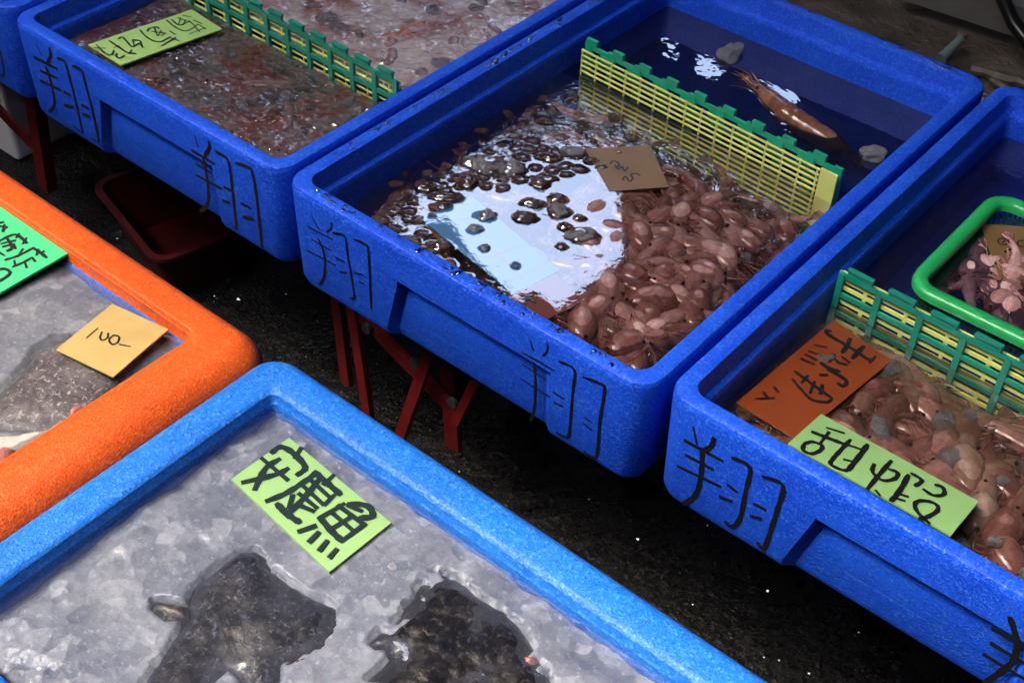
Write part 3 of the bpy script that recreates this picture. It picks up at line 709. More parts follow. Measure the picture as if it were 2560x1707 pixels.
cC1 = card('price_card', [(2085, 799), (2229, 902), (1990, 1098), (1840, 1006)], -0.0465, M['paper_orange'], 'wet orange card with smeared black characters in the right crate', lift=(0, 0, 0, 0))
write(cC1, [(1.2, (1300, 320), (1255, 315), (1260, 350), (1350, 410), (1480, 480), (1620, 570), (1740, 650), (1800, 660)), (1.4, (1530, 410), (1490, 500), (1440, 570)), (1.4, (1690, 500), (1620, 570), (1560, 640)), (1.2, (1830, 620), (1760, 690)),
            ((1110, 485), (1250, 510)), (1.2, (1050, 560), (1190, 605)), (1.2, (1010, 600), (1130, 660)), (1.2, (960, 650), (1100, 710)), (1.4, (1340, 600), (1290, 680)), ((1300, 640), (1380, 670)), (1.2, (1440, 630), (1520, 690)), (1.3, (1380, 690), (1480, 720)),
            (1.3, (1190, 700), (1260, 750), (1400, 800)), (1.3, (1180, 840), (1260, 840)), (1.2, (1270, 780), (1480, 900), (1450, 970), (1390, 940)), ((880, 800), (950, 850), (1100, 960), (1310, 1110)), (1.2, (1030, 850), (960, 930)), (1.2, (1110, 920), (1060, 1050)), (1.4, (1200, 960), (1180, 1060)),
            (0.8, (850, 890), (950, 1010), (1080, 1130), (1250, 1160), (1310, 1120)), (1.2, (510, 1050), (560, 1110)), (1.2, (640, 990), (680, 1040)), (0.8, (420, 1120), (640, 1110))], (1800, 760), 4.704, 0.0034, M['ink'])
cC2 = card('price_card', [(2053, 1034), (2447, 1253), (2377, 1338), (1970, 1108)], -0.026, M['paper_lime_wet'], 'pale green card with bold black characters by the front wall of the right crate', lift=(-0.008, -0.008, 0.006, 0.006), thick=0.002)
write(cC2, [((1195, 70), (1290, 100)), (1.3, (1110, 95), (1200, 130), (1280, 160)), ((1205, 95), (1150, 165)), ((1060, 165), (1052, 200), (1100, 222), (1150, 205), (1165, 175), (1110, 152), (1065, 162)),
            ((1330, 140), (1265, 210), (1230, 250), (1215, 285), (1290, 320), (1325, 310)), (1.2, (1430, 170), (1380, 240), (1320, 315)), ((1270, 155), (1400, 200)), ((1295, 258), (1360, 272)),
            ((1470, 285), (1460, 330), (1520, 380), (1590, 370), (1608, 335), (1560, 315)), ((1570, 265), (1500, 345), (1430, 430)), ((1480, 440), (1500, 465)), (1.2, (1670, 350), (1620, 440), (1570, 500)), ((1690, 340), (1750, 380), (1710, 412)), ((1610, 460), (1665, 475)), ((1610, 490), (1645, 500)),
            ((1760, 435), (1820, 470), (1880, 460), (1870, 420), (1830, 408)), ((1790, 630), (1722, 565), (1710, 515), (1760, 500), (1830, 520), (1840, 560), (1770, 600), (1735, 605))], (1560, 1040), 2.351, 0.0042, M['ink'])
cC3 = card('price_card', [(2452, 559), (2640, 572), (2660, 705), (2498, 692)], -0.0485, M['kraft_wet'], 'kraft brown card reading 90 on the pink shrimp in the green basket')
write(cC3, [((2100, 905), (2030, 910), (2025, 960), (2080, 985), (2130, 970), (2150, 940), (2110, 925), (2075, 960)), (2.2, (2180, 1000), (2165, 1050)), (1.3, (2150, 1070), (2170, 1130), (2215, 1180)), ((2349, 930), (2285, 935), (2265, 975), (2300, 1005), (2370, 1000), (2400, 960), (2350, 930))], (2100, 420), 5.107, 0.0018, M['ink_brown'])

cE1 = card('price_card', [(179, 628), (-100, 449), (-320, 577), (-41, 755)], -0.012, M['paper_green'], 'green card with brown characters lying on the ice in the orange crate', lift=(0.004, 0.004, 0, 0), thick=0.0025)
write(cE1, [(1.0, (70, 890), (250, 830), (440, 730)), (1.0, (430, 730), (520, 790), (610, 860)), ((300, 750), (230, 850)), ((170, 980), (300, 925), (420, 860)), ((190, 900), (200, 970)), ((330, 935), (350, 990)), ((430, 870), (460, 910)), ((500, 755), (480, 830)), ((575, 780), (530, 810)),
            ((0, 640), (200, 560), (350, 670)), ((250, 550), (215, 600)), ((345, 610), (300, 680)), ((20, 680), (200, 640)), ((40, 720), (180, 690)), ((100, 620), (160, 730), (95, 775)), ((180, 690), (200, 745)), ((0, 800), (50, 830)), ((0, 410), (40, 400)), ((-20, 450), (90, 470)), ((60, 440), (40, 520)),
            (0.9, (-40, 1030), (60, 1010), (130, 1050), (100, 1100), (0, 1165), (-60, 1180))], (0, 480), 5.227, 0.0034, M['ink_brown'])
cE2 = card('price_card', [(281, 759), (421, 823), (283, 942), (140, 874)], -0.010, M['kraft'], 'dry kraft card reading 100 with a dash, on the grey fish in the orange crate', thick=0.0016)
write(cE2, [((575, 990), (510, 1045)), ((600, 1012), (588, 1045), (605, 1060), (632, 1045), (636, 1018)), ((668, 1030), (642, 1058), (660, 1084), (692, 1072), (700, 1040), (672, 1030)), ((705, 1085), (765, 1097))], (0, 400), 2.351, 0.0019, M['ink'])
M['paper_lime_front'] = paper('soft_lime_paper', (0.20, 0.36, 0.14), 0.15, (0.15, 0.28, 0.10))
cF = card('price_card', [(723, 1094), (978, 1306), (823, 1429), (578, 1197)], -0.0162, M['paper_lime_front'], 'lime green card with three thick black characters on the ice in the light blue crate', thick=0.002)
write(cF, [((1600, 215), (1650, 182), (1720, 215), (1795, 300), (1750, 345)), ((1770, 190), (1735, 245)), ((1430, 390), (1620, 345), (1690, 310)), ((1640, 255), (1560, 310), (1500, 430)), ((1540, 250), (1690, 375)),
           ((1960, 350), (1905, 400)), ((1850, 330), (1930, 400), (2000, 460)), ((1860, 335), (1770, 400), (1670, 460), (1570, 500)), ((1880, 370), (1790, 480), (1690, 580)), ((1830, 380), (1940, 480)), ((1790, 420), (1900, 520)), ((1960, 470), (1910, 520)), ((1630, 520), (1700, 585), (1760, 625)), ((1720, 470), (1700, 540)), ((1780, 535), (1840, 560)), ((1660, 560), (1695, 595)), ((1760, 460), (1860, 540)),
           ((2050, 520), (2160, 530), (2190, 590), (2120, 600)), ((2020, 520), (1890, 595)), ((1990, 530), (2140, 640)), ((1880, 600), (1960, 690), (2010, 735)), ((2140, 640), (2010, 735)), ((1950, 570), (2080, 680)), ((2070, 590), (1950, 665)), ((2120, 560), (2050, 530)),
           ((1760, 680), (1850, 650)), ((1820, 740), (1870, 690)), ((1880, 790), (1920, 740)), ((1940, 830), (1975, 790))], (0, 1040), 2.351, 0.0058, M['ink_green'])

# ------------------------------------------------------------------ dividers
def divider(p, q, zbot, ztop, front, label, frame_mat, cells, bar=0.0046):
    """two layers of plastic grating: a green frame and a yellow grid, one in front of the other"""
    p, q = Vector(p), Vector(q); L = (q - p).length; ang = math.atan2((q - p).y, (q - p).x)
    root = empty('plastic_divider', (p.x, p.y, zbot)); root.rotation_euler.z = ang
    tag(root, label, 'divider')
    H = ztop - zbot
    def build(mb, name, mat):
        me = bpy.data.meshes.new(name); me.from_pydata(mb.v, [], mb.f); me.materials.append(mat); me.update()
        o = bpy.data.objects.new(name, me); C.objects.link(o); o.parent = root
        bv = o.modifiers.new('b', 'BEVEL'); bv.width = 0.0006; bv.segments = 2; bv.limit_method = 'ANGLE'
        return o
    gy = 0.0 if front == 'green' else 0.0085
    yy = 0.0046 if front == 'green' else 0.0
    g = MB(); cw = L / cells; pw = 0.0068 if front == 'green' else 0.011
    t = 0.004
    for i in range(cells + 1):                          # green posts
        x = min(max(i * cw, pw / 2), L - pw / 2)
        g.box((x - pw / 2, gy, 0), (x + pw / 2, gy + t, H - 0.004))
    rails = (H - 0.0095, H - 0.0325, H - 0.0555) if front == 'green' else (H - 0.0125, H - 0.030, H - 0.055)
    for z in rails:
        for i in range(cells):
            a = min(max(i * cw, pw / 2), L - pw / 2) + pw / 2; b = min(max((i + 1) * cw, pw / 2), L - pw / 2) - pw / 2
            g.box((a, gy + 0.0004, z), (b, gy + t - 0.0004, z + 0.006))
    for i in range(cells):                              # raised tabs along the top edge
        c = (i + 0.5) * cw if front == 'green' else (i + 0.25) * cw
        w = cw * (0.30 if front == 'green' else 0.2)
        if front == 'green':
            g.box((c - w, gy + 0.0002, H - 0.0035), (c + w, gy + t - 0.0002, H - 0.0005))
            g.box((c - w * 1.05, gy - 0.0008, H + 0.0012), (c + w * 1.05, gy + t + 0.0008, H + 0.0045))
            for s in (-1, 1):
                g.box((c + s * w * 0.9 - 0.002, gy + 0.0003, H - 0.0005), (c + s * w * 0.9 + 0.002, gy + t - 0.0003, H + 0.0012))
        else:
            g.box((c - w, gy - 0.0006, H - 0.0065), (c + w, gy + t + 0.0006, H + 0.0018))
            c2 = c + 0.5 * cw
            g.box((c2 - w * 0.8, gy + 0.0003, H - 0.028), (c2 + w * 0.8, gy + t - 0.0003, H - 0.0126))
    build(g, 'green_frame', frame_mat)
    y = MB(); H2 = H - 0.010 if front == 'yellow' else H - 0.006
    nv = 15 if front == 'yellow' else cells * 2
    x1 = L - 0.022 if front == 'yellow' else L
    bw = 0.0022 if front == 'yellow' else bar - 0.0004
    for i in range(nv + 1):
        x = 0.003 + (x1 - 0.006) * i / nv
        if front == 'green': x += (0.22 if i % 2 else -0.1) * cw * 0.5
        y.box((x - bw / 2, yy, 0), (x + bw / 2, yy + 0.0026, H2))
    z = H2 - 0.0026; sp = 0.0070 if front == 'yellow' else 0.0084; th = 0.0024 if front == 'yellow' else bar
    while z > 0:
        y.box((0.002, yy - 0.0003, z), (x1, yy + 0.0020, z + th)); z -= sp
    if front == 'yellow': y.box((L - 0.0215, yy + 0.0002, 0), (L, yy + 0.0026, H2 + 0.002))
    build(y, 'yellow_grid', M['yellow_plastic'])
    return root
divider((0.046, 0.4400), (0.410, 0.4180), -0.118, -0.0105, 'yellow', 'yellow plastic divider with a green back frame standing in the middle crate', M['green_plastic'], 9)
divider((-0.4435, 0.2190), (-0.0405, 0.2130), -0.118, 0.004, 'green', 'teal plastic divider standing behind the lime card in the slush crate', M['teal_plastic'], 11, 0.0026)
divider((0.4965, 0.2660), (0.8960, 0.2580), -0.118, -0.004, 'green', 'teal plastic divider in the right crate between the green basket and the orange card', M['teal_plastic'], 9)

# ------------------------------------------------------------------ water
def water_sheet(x0, x1, y0, y1, z, mat):
    o = mesh_obj('water', [(x0, y0, z), (x1, y0, z), (x1, y1, z), (x0, y1, z)], [(0, 1, 2, 3)], mat, None, (x0, y0, z))
    tag(o, kind='structure'); return o
def lumps(X, Y, s, seed):                   # rounded lump field, 0..1
    w = worley(X * s, Y * s, seed); return np.clip(1 - w * 1.15, 0, 1) ** 0.6
def choppy_sheet(x0, x1, y0, y1, z, mat, amp, scale, seed, thr, step=0.0017):
    def zf(X, Y):
        wx = X + 0.004 * (fbm(X * 60, Y * 60, seed + 3, 2) - 0.5); wy = Y + 0.004 * (fbm(X * 60, Y * 60, seed + 6, 2) - 0.5)
        mk = np.clip((fbm(X * 28, Y * 28, seed + 9, 3) - thr) / 0.12, 0, 1)
        w1 = np.clip(1 - worley(wx * scale, wy * scale * 1.5, seed) * 1.15, 0, 1)
        w2 = np.clip(1 - worley(wx * scale * 1.9, wy * scale * 2.3, seed + 1) * 1.15, 0, 1)
        return z + amp * mk * (w1 * w1 * (3 - 2 * w1) + 0.45 * w2 * w2 * (3 - 2 * w2))
    o = heightfield('water', x0, x1, y0, y1, step, zf, mat); tag(o, kind='structure'); return o
WB = -0.055
cc = atz(1310, 590, WB)
WMB = water_mat('clear_brown_water', (0.92, 0.85, 0.83), (0.075, 0.045, 0.040), 0.12, 52, 0.0042, ((cc.x + 0.035, cc.y - 0.029, 0), 0.17, 0.27), 2.35, (190, 0.6, 45, 0.54))
water_sheet(0.029, 0.431, 0.4275, DB - 0.029, WB, water_mat('dark_blue_water', (0.36, 0.38, 0.46), (0.018, 0.022, 0.050), 0.5, 14, 0.0004, None, 2.3))
WC = -0.050
choppy_sheet(0.4955, 0.8975, 0.041, 0.2635, WC, water_mat('murky_brown_water', (0.90, 0.83, 0.80), (0.10, 0.070, 0.058), 0.16, 44, 0.0012, None, 1.9), 0.0013, 70, 261, 0.50)
water_sheet(0.4955, 0.8975, 0.2635, 0.012 + DB - 0.029, WC, water_mat('dark_water', (0.55, 0.52, 0.58), (0.022, 0.020, 0.036), 0.4, 40, 0.0012))
WA = -0.0425
WMA = water_mat('slush_water', (0.80, 0.74, 0.74), (0.07, 0.050, 0.05), 0.2, 125, 0.0010, None, 2.5)
choppy_sheet(-0.4445, -0.0365, 0.034, 0.2165, WA, WMA, 0.0026, 75, 201, 0.36)
choppy_sheet(-0.4445, -0.0365, 0.2305, 0.655, -0.0325, water_mat('pale_slush_water', (0.88, 0.84, 0.84), (0.46, 0.41, 0.415), 0.16, 105, 0.0009, None, 2.4), 0.0028, 62, 231, 0.34, 0.002)
WF = -0.0185
choppy_sheet(0.2195, 0.757, -0.523, -0.2145, WF, water_mat('water_f', (0.90, 0.93, 0.98), (0.13, 0.145, 0.20), 0.20, 150, 0.0006, None, 2.2), 0.0009, 100, 291, 0.50)
choppy_sheet(-0.400, 0.1085, -0.534, -0.2125, WF, water_mat('water_e', (0.93, 0.94, 0.96), (0.24, 0.24, 0.25), 0.18, 150, 0.0006, None, 2.0), 0.0009, 100, 321, 0.50)

# ------------------------------------------------------------------ slush and ice beds
def lumps(X, Y, s, seed):                   # rounded lump field, 0..1
    w = worley(X * s, Y * s, seed); return np.clip(1 - w * 1.15, 0, 1) ** 0.6
def zA(X, Y): return -0.047 + 0.006 * (fbm(X * 22, Y * 22, 3) - 0.5) + 0.003 * lumps(X, Y, 60, 5) + 0.002 * (fbm(X * 130, Y * 130, 9, 2) - 0.5)
o = heightfield('crushed_ice', -0.4445, -0.0365, 0.034, 0.2165, 0.0022, zA, M['slush_front']); tag(o, 'dark slush of ice and reddish shrimp in front of the teal divider', 'ice', kind='stuff')
def zA2(X, Y): return -0.036 + 0.007 * (fbm(X * 18, Y * 18, 13) - 0.5) + 0.003 * lumps(X, Y, 50, 15) + 0.002 * (fbm(X * 130, Y * 130, 19, 2) - 0.5)
o = heightfield('crushed_ice', -0.4445, -0.0365, 0.2305, 0.655, 0.0026, zA2, M['slush_rear']); tag(o, 'pale pinkish slush of ice and shrimp behind the teal divider', 'ice', kind='stuff')
def zB(X, Y): return -0.092 + 0.006 * (fbm(X * 20, Y * 20, 23) - 0.5) + 0.007 * lumps(X, Y, 38, 25)
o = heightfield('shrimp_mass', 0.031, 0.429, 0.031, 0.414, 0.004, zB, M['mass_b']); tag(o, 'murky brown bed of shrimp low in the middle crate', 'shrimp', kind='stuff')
def zC(X, Y): return -0.080 + 0.008 * (fbm(X * 16, Y * 16, 33) - 0.5) + 0.010 * lumps(X, Y, 34, 35) - 0.03 * np.clip((0.55 - X) / 0.05, 0, 1)
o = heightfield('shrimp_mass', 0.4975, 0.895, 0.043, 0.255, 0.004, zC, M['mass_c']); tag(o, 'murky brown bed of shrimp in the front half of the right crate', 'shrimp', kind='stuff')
def edge_fall(X, Y, x0, x1, y0, y1, w):
    d = np.minimum(np.minimum(X - x0, x1 - X), np.minimum(Y - y0, y1 - Y)); t = np.clip(d / w, 0, 1)
    return t * t * (3 - 2 * t)
fish1 = [(598, 1356), (640, 1352), (662, 1368), (672, 1400), (700, 1420), (760, 1462), (838, 1496), (842, 1512), (832, 1560), (800, 1605), (745, 1630), (700, 1648), (690, 1760), (630, 1800), (600, 1690), (560, 1660), (520, 1700), (440, 1800), (300, 1800), (345, 1700), (400, 1620), (440, 1560), (462, 1530), (466, 1480), (480, 1450), (510, 1420), (560, 1385)]
fish2 = [(912, 1592), (940, 1560), (990, 1530), (1020, 1480), (1060, 1420), (1110, 1408), (1160, 1430), (1200, 1470), (1260, 1500), (1300, 1540), (1340, 1600), (1380, 1680), (1400, 1800), (860, 1800), (900, 1690), (960, 1640), (975, 1615), (930, 1606)]
fish3 = [(-160, 1040), (-40, 990), (30, 925), (90, 850), (140, 824), (196, 818), (260, 880), (290, 945), (305, 940), (240, 1010), (170, 1050), (90, 1068), (0, 1060), (-120, 1110)]
fin1 = [(372, 1500), (378, 1484), (396, 1480), (470, 1494), (480, 1530), (450, 1541), (405, 1535), (376, 1520)]
def hollow(X, Y, outline, ragged=0.0, seed=5):
    P = [atz(x, y, -0.014) for x, y in outline]; ins = np.zeros(X.shape, bool); j = len(P) - 1
    wx = X + 0.004 * (fbm(X * 90, Y * 90, 5, 3) - 0.5); wy = Y + 0.004 * (fbm(X * 90, Y * 90, 8, 3) - 0.5)
    for i in range(len(P)):
        a, b = P[j], P[i]
        ins ^= ((a.y > wy) != (b.y > wy)) & (wx < (b.x - a.x) * (wy - a.y) / (b.y - a.y + 1e-12) + a.x); j = i
    if ragged: ins &= fbm(X * 45, Y * 45, seed, 4) > ragged
    return np.where(ins, 0.016, 0.0)
FX0, FX1, FY0, FY1 = 0.2195, 0.757, -0.523, -0.2145
def zF(X, Y):
    e = edge_fall(X, Y, FX0 - 0.012, FX1, FY0, FY1 + 0.006, 0.060)
    n = fbm(X * 14, Y * 14, 43)
    Z = -0.031 + 0.009 * e + 0.012 * (n - 0.5) + 0.006 * lumps(X, Y, 34, 45) + 0.0022 * lumps(X, Y, 85, 47)
    Z = np.minimum(Z, -0.0205 + 0.25 * (Z + 0.0205))
    return Z - hollow(X, Y, fish1) - hollow(X, Y, fin1) - hollow(X, Y, fish2, 0.47)
o = heightfield('crushed_ice', FX0, FX1, FY0, FY1, 0.0028, zF, M['ice_bed']); tag(o, 'grey crushed ice filling the light blue crate', 'ice', kind='stuff')
def zE(X, Y):
    e = edge_fall(X, Y, -0.400, 0.1085, -0.534, -0.2125, 0.05)
    Z = -0.031 + 0.010 * e + 0.010 * (fbm(X * 14, Y * 14, 53) - 0.5) + 0.006 * lumps(X, Y, 26, 55)
    return np.minimum(Z, -0.0205 + 0.25 * (Z + 0.0205)) - hollow(X, Y, fish3)
o = heightfield('crushed_ice', -0.400, 0.1085, -0.534, -0.2125, 0.0028, zE, M['ice_bed']); tag(o, 'whitish crushed ice filling the orange crate', 'ice', kind='stuff')

# ------------------------------------------------------------------ ice lumps
def lump_mesh(seed, sub=3, rough=0.5):
    bm = bmesh.new(); bmesh.ops.create_icosphere(bm, subdivisions=sub, radius=1.0)
    rr = random.Random(seed); off = Vector((rr.random() * 50, rr.random() * 50, rr.random() * 50))
    for vtx in bm.verts:
        d = vtx.co.normalized(); vtx.co = d * (1 + rough * (mnoise.noise(d * 1.3 + off) * 1.1 + 0.4 * mnoise.noise(d * 3.1 + off)))
    for fc in bm.faces: fc.smooth = True
    me = bpy.data.meshes.new('ice_lump'); bm.to_mesh(me); bm.free(); me.materials.append(M['ice']); return me
LUMPS = [lump_mesh(100 + i) for i in range(8)]
WET = []
def lump(p, r, label, group, name='ice_lump', flat=0.7, mat=None, cat='ice', rot=None):
    me = rnd.choice(LUMPS)
    o = bpy.data.objects.new(name, me); C.objects.link(o); o.location = p
    rx, ry = (r, r * rnd.uniform(0.6, 1.0)) if not hasattr(r, '__len__') else r
    o.scale = (rx, ry, min(rx, ry) * flat); zr_ = rnd.uniform(0, 6.28) if rot is None else rot
    o.rotation_euler = (rnd.uniform(-.2, .2), rnd.uniform(-.2, .2), zr_)
    if 'middle crate' in label: WET.append((p[0], p[1], rx, ry, zr_, max(0.0, p[2] - WB + min(rx, ry) * flat * 0.86)))
    tag(o, label, cat, group)
    if mat is not None:
        o.material_slots[0].link = 'OBJECT'; o.material_slots[0].material = mat
    return o
for (x0, x1, y0, y1, z, n, r0, r1, lab, grp) in (
        (-0.43, -0.05, 0.045, 0.205, -0.046, 26, 0.006, 0.011, 'clear ice lump in the dark slush in front of the teal divider', 'ice lumps in front of the slush divider'),
        (-0.43, -0.05, 0.24, 0.56, -0.035, 30, 0.006, 0.012, 'clear ice lump in the pale slush behind the teal divider', 'ice lumps behind the slush divider'),
        (0.52, 0.86, 0.06, 0.24, -0.053, 20, 0.005, 0.012, 'wet ice lump floating in the front half of the right crate', 'ice lumps in the right crate'),
        (0.05, 0.42, 0.05, 0.40, -0.058, 20, 0.004, 0.009, 'small ice lump floating among the shrimp of the middle crate', 'small ice lumps in the middle crate')):
    for i in range(n):
        x = rnd.uniform(x0, x1); y = rnd.uniform(y0, y1)
        lump((x, y, z + rnd.uniform(-0.003, 0.003)), rnd.uniform(r0, r1), lab, grp)

# ------------------------------------------------------------------ shrimp
def shrimp_mesh(seed, L=0.085, curl=1.0, mat='shrimp', slim=1.0):
    """one animal: carapace, jointed abdomen curling under, tail fan, legs; lies along +x, head at +x"""
    rr = random.Random(seed); mb = MB()
    n = 26; pts = []; rad = []
    p = Vector((0, 0, 0)); ang = 0.15; step = L / n
    for i in range(n + 1):
        t = i / n                                   # 0 head .. 1 tail
        pts.append(p.copy())
        r = 0.0106 * max(0.2, math.sin(math.pi * (0.10 + t / 0.4 * 0.74))) ** 0.65 if t < 0.4 else 0.0083 * (1 - ((t - 0.4) / 0.62) ** 1.3 * 0.80)
        seg = 1 + (0.028 * math.cos(t * n * 2 * math.pi / 3.0) if 0.38 < t < 0.95 else 0)
        rad.append(max(r * seg * slim, 0.0009))
        p = p + Vector((-math.cos(ang), -math.sin(ang), 0)) * step
        ang += curl * (0.02 if t < 0.35 else 0.105)
    seg = 14; n0 = len(mb.v)
    for i, c in enumerate(pts):
        d = (pts[min(i + 1, n)] - pts[max(i - 1, 0)]).normalized(); a = d.cross(Vector((0, 0, 1))).normalized(); b = Vector((0, 0, 1))
        for k in range(seg):
            tt = 2 * math.pi * k / seg
            mb.v.append(tuple(c + a * math.cos(tt) * rad[i] * 1.18 + b * math.sin(tt) * rad[i] * 0.90))
    for i in range(n):
        for k in range(seg):
            a0 = n0 + i * seg + k; a1 = n0 + i * seg + (k + 1) % seg
            mb.f.append((a0, a1, a1 + seg, a0 + seg))
    mb.f.append(tuple(n0 + k for k in reversed(range(seg)))); e = n0 + n * seg; mb.f.append(tuple(e + k for k in range(seg)))
    nbody = len(mb.v)
    # rostrum
    mb.tube([pts[0] + Vector((-0.006, 0.006 * 0, 0.0)), pts[0] + Vector((0.012, 0.0045, 0.0))], [0.0022, 0.0003], 6)
    # tail fan: four thin blades
    d = (pts[n] - pts[n - 2]).normalized()
    for k in (-0.55, -0.18, 0.18, 0.55):
        dd = (Matrix.Rotation(k, 3, 'Z') @ d); s = Vector((-dd.y, dd.x, 0)) * 0.0022; zz = Vector((0, 0, 0.0006 + 0.0004 * k))
        b0 = len(mb.v); q = pts[n]
        for cpt, w in ((q, 0.5), (q + dd * 0.007, 1.25), (q + dd * 0.0125, 0.8)):
            mb.v += [tuple(cpt + s * w + zz), tuple(cpt - s * w + zz), tuple(cpt - s * w - zz), tuple(cpt + s * w - zz)]
        for r2 in (0, 4):
            for q4 in range(4): mb.f.append((b0 + r2 + q4, b0 + r2 + (q4 + 1) % 4, b0 + r2 + 4 + (q4 + 1) % 4, b0 + r2 + 4 + q4))
    # walking legs and swimmerets on the inner side
    for i in list(range(3, 11, 2)) + list(range(12, 22, 2)):
        d = (pts[i + 1] - pts[i - 1]).normalized(); inn = Vector((-d.y, d.x, 0)) * (1 if curl >= 0 else -1)
        if inn.dot(Vector((0, -1, 0))) < 0 and i < 12: inn = -inn
        for zz in (-0.0035, 0.0035):
            l = rr.uniform(0.010, 0.017) if i < 11 else 0.007
            a = pts[i] + inn * rad[i] * 0.9 + Vector((0, 0, zz * 0.6)); b = a + inn * l * 0.6 + d * rr.uniform(-0.004, 0.004) + Vector((0, 0, zz)); c = b + inn * l * 0.4 + d * 0.005
            mb.tube([a, b, c], [0.0009, 0.0007, 0.0003], 5)
    me = bpy.data.meshes.new('shrimp'); me.from_pydata(mb.v, [], mb.f); me.materials.append(M[mat])
    me.polygons.foreach_set("use_smooth", [True] * len(me.polygons))
    fl = me.attributes.new('flank', 'FLOAT', 'POINT')
    fl.data.foreach_set('value', [(abs(math.sin(2 * math.pi * (k % seg) / seg)) if k < nbody else 0.3) for k in range(len(mb.v))])
    an = me.attributes.new('around', 'FLOAT', 'POINT')
    an.data.foreach_set('value', [(abs((k % seg) / seg - 0.5) * 2 if k < nbody else 0.3) for k in range(len(mb.v))])
    at = me.attributes.new('along', 'FLOAT', 'POINT')
    at.data.foreach_set('value', [((k // seg) / n if k < nbody else 0.93) for k in range(len(mb.v))])
    me.update()
    # antennae and eyes as separate pieces
    am = MB()
    for s in (-1, 1):
        base = pts[0] + Vector((0.004, 0.001, s * 0.003)); q = [base]
        dirn = Vector((1, rr.uniform(-.6, .6), s * 0.15)).normalized()
        for j in range(5):
            dirn = (dirn + Vector((rr.uniform(-.25, .25), rr.uniform(-.35, .35), rr.uniform(-.06, .06)))).normalized(); q.append(q[-1] + dirn * 0.007)
        am.tube(q, [0.0005 - 0.00005 * j for j in range(len(q))], 5)
    ame = bpy.data.meshes.new('antennae'); ame.from_pydata(am.v, [], am.f); ame.materials.append(M[mat]); ame.update()
    ey = bmesh.new(); bmesh.ops.create_uvsphere(ey, u_segments=8, v_segments=6, radius=0.0017)
    eme = bpy.data.meshes.new('eye'); ey.to_mesh(eme); ey.free(); eme.materials.append(M['eye'])
    return me, ame, eme, pts[0]
SETS = {}
for mat in ('shrimp', 'shrimp_tan', 'shrimp_pink'):
    SETS[mat] = [shrimp_mesh(11, 0.085, 0.8, mat), shrimp_mesh(12, 0.080, 0.4, mat), shrimp_mesh(13, 0.088, 1.2, mat, 0.95), shrimp_mesh(14, 0.083, -0.7, mat), shrimp_mesh(15, 0.09, 0.2, mat), shrimp_mesh(16, 0.085, -0.3, mat, 1.08)]
RECTS = {'B': (0.030, 0.430, 0.030, 0.417), 'C': (0.497, 0.896, 0.043, 0.258), 'A': (-0.443, -0.038, 0.036, 0.212), 'A2': (-0.443, -0.038, 0.234, 0.655), 'G': (0.558, 0.775, 0.342, 0.520)}
def place_shrimp(pos, yaw, scale, mat, label, group, tilt=0.35, rect=None):
    for attempt in range(12):
        pick = rnd.choice(SETS[mat]); bx = [v.co for v in list(pick[0].vertices)[::5] + list(pick[1].vertices)[::3]]
        c_, s_ = math.cos(yaw), math.sin(yaw)
        xs_ = [pos[0] + scale * (v.x * c_ - v.y * s_) for v in bx]; ys_ = [pos[1] + scale * (v.x * s_ + v.y * c_) for v in bx]
        # centre the animal on the asked spot, then keep it clear of the walls
        dx = pos[0] - (min(xs_) + max(xs_)) / 2; dy = pos[1] - (min(ys_) + max(ys_)) / 2
        ok = True
        if rect:
            x0, x1, y0, y1 = RECTS[rect]
            dx += max(0, x0 - (min(xs_) + dx)) - max(0, max(xs_) + dx - x1); dy += max(0, y0 - (min(ys_) + dy)) - max(0, max(ys_) + dy - y1)
        break
    pos = (pos[0] + dx, pos[1] + dy, pos[2])
    me, ame, eme, hd = pick
    o = bpy.data.objects.new('shrimp', me); C.objects.link(o)
    o.location = pos; o.rotation_euler = (rnd.uniform(-tilt, tilt), rnd.uniform(-tilt, tilt) * 0.6, yaw); o.scale = (scale,) * 3
    tag(o, label, 'shrimp', group)
    a = bpy.data.objects.new('antennae', ame); C.objects.link(a); a.parent = o
    e = bpy.data.objects.new('eye', eme); C.objects.link(e); e.parent = o; e.location = hd + Vector((0.0015, 0.002, 0.0062))
    return o
KEEP = []
def scatter(poly, n, spacing, zr, mat, label, group, sc=(0.8, 1.1), tilt=0.35, yaw=None, rect=None):
    P = [atz(x, y, WB) for x, y in poly]; xs = [p.x for p in P]; ys = [p.y for p in P]
    def inside(x, y):
        c = False; j = len(P) - 1
        for i in range(len(P)):
            if (P[i].y > y) != (P[j].y > y) and x < (P[j].x - P[i].x) * (y - P[i].y) / (P[j].y - P[i].y) + P[i].x: c = not c
            j = i
        return c
    got = []; tries = 0
    while len(got) < n and tries < 9000:
        tries += 1; x = rnd.uniform(min(xs), max(xs)); y = rnd.uniform(min(ys), max(ys))
        if not inside(x, y) or any((x - a) ** 2 + (y - b) ** 2 < rr_ ** 2 for a, b, rr_ in KEEP) or any((x - a) ** 2 + (y - b) ** 2 < spacing ** 2 for a, b in got): continue
        got.append((x, y))
        place_shrimp((x, y, rnd.uniform(*zr)), rnd.uniform(0, 6.28) if yaw is None else rnd.gauss(*yaw), rnd.uniform(*sc), mat if not isinstance(mat, tuple) else rnd.choice(mat), label, group, tilt, rect)
for (px, py, rr_) in ((1570, 420, 0.058), (1200, 590, 0.05), (1300, 650, 0.04), (1360, 720, 0.045), (1380, 560, 0.05)):
    q_ = atz(px, py, WB); KEEP.append((q_.x, q_.y, rr_))
LB, GB = 'pale pink shrimp heaped in the water of the middle crate', 'shrimp in the middle crate'
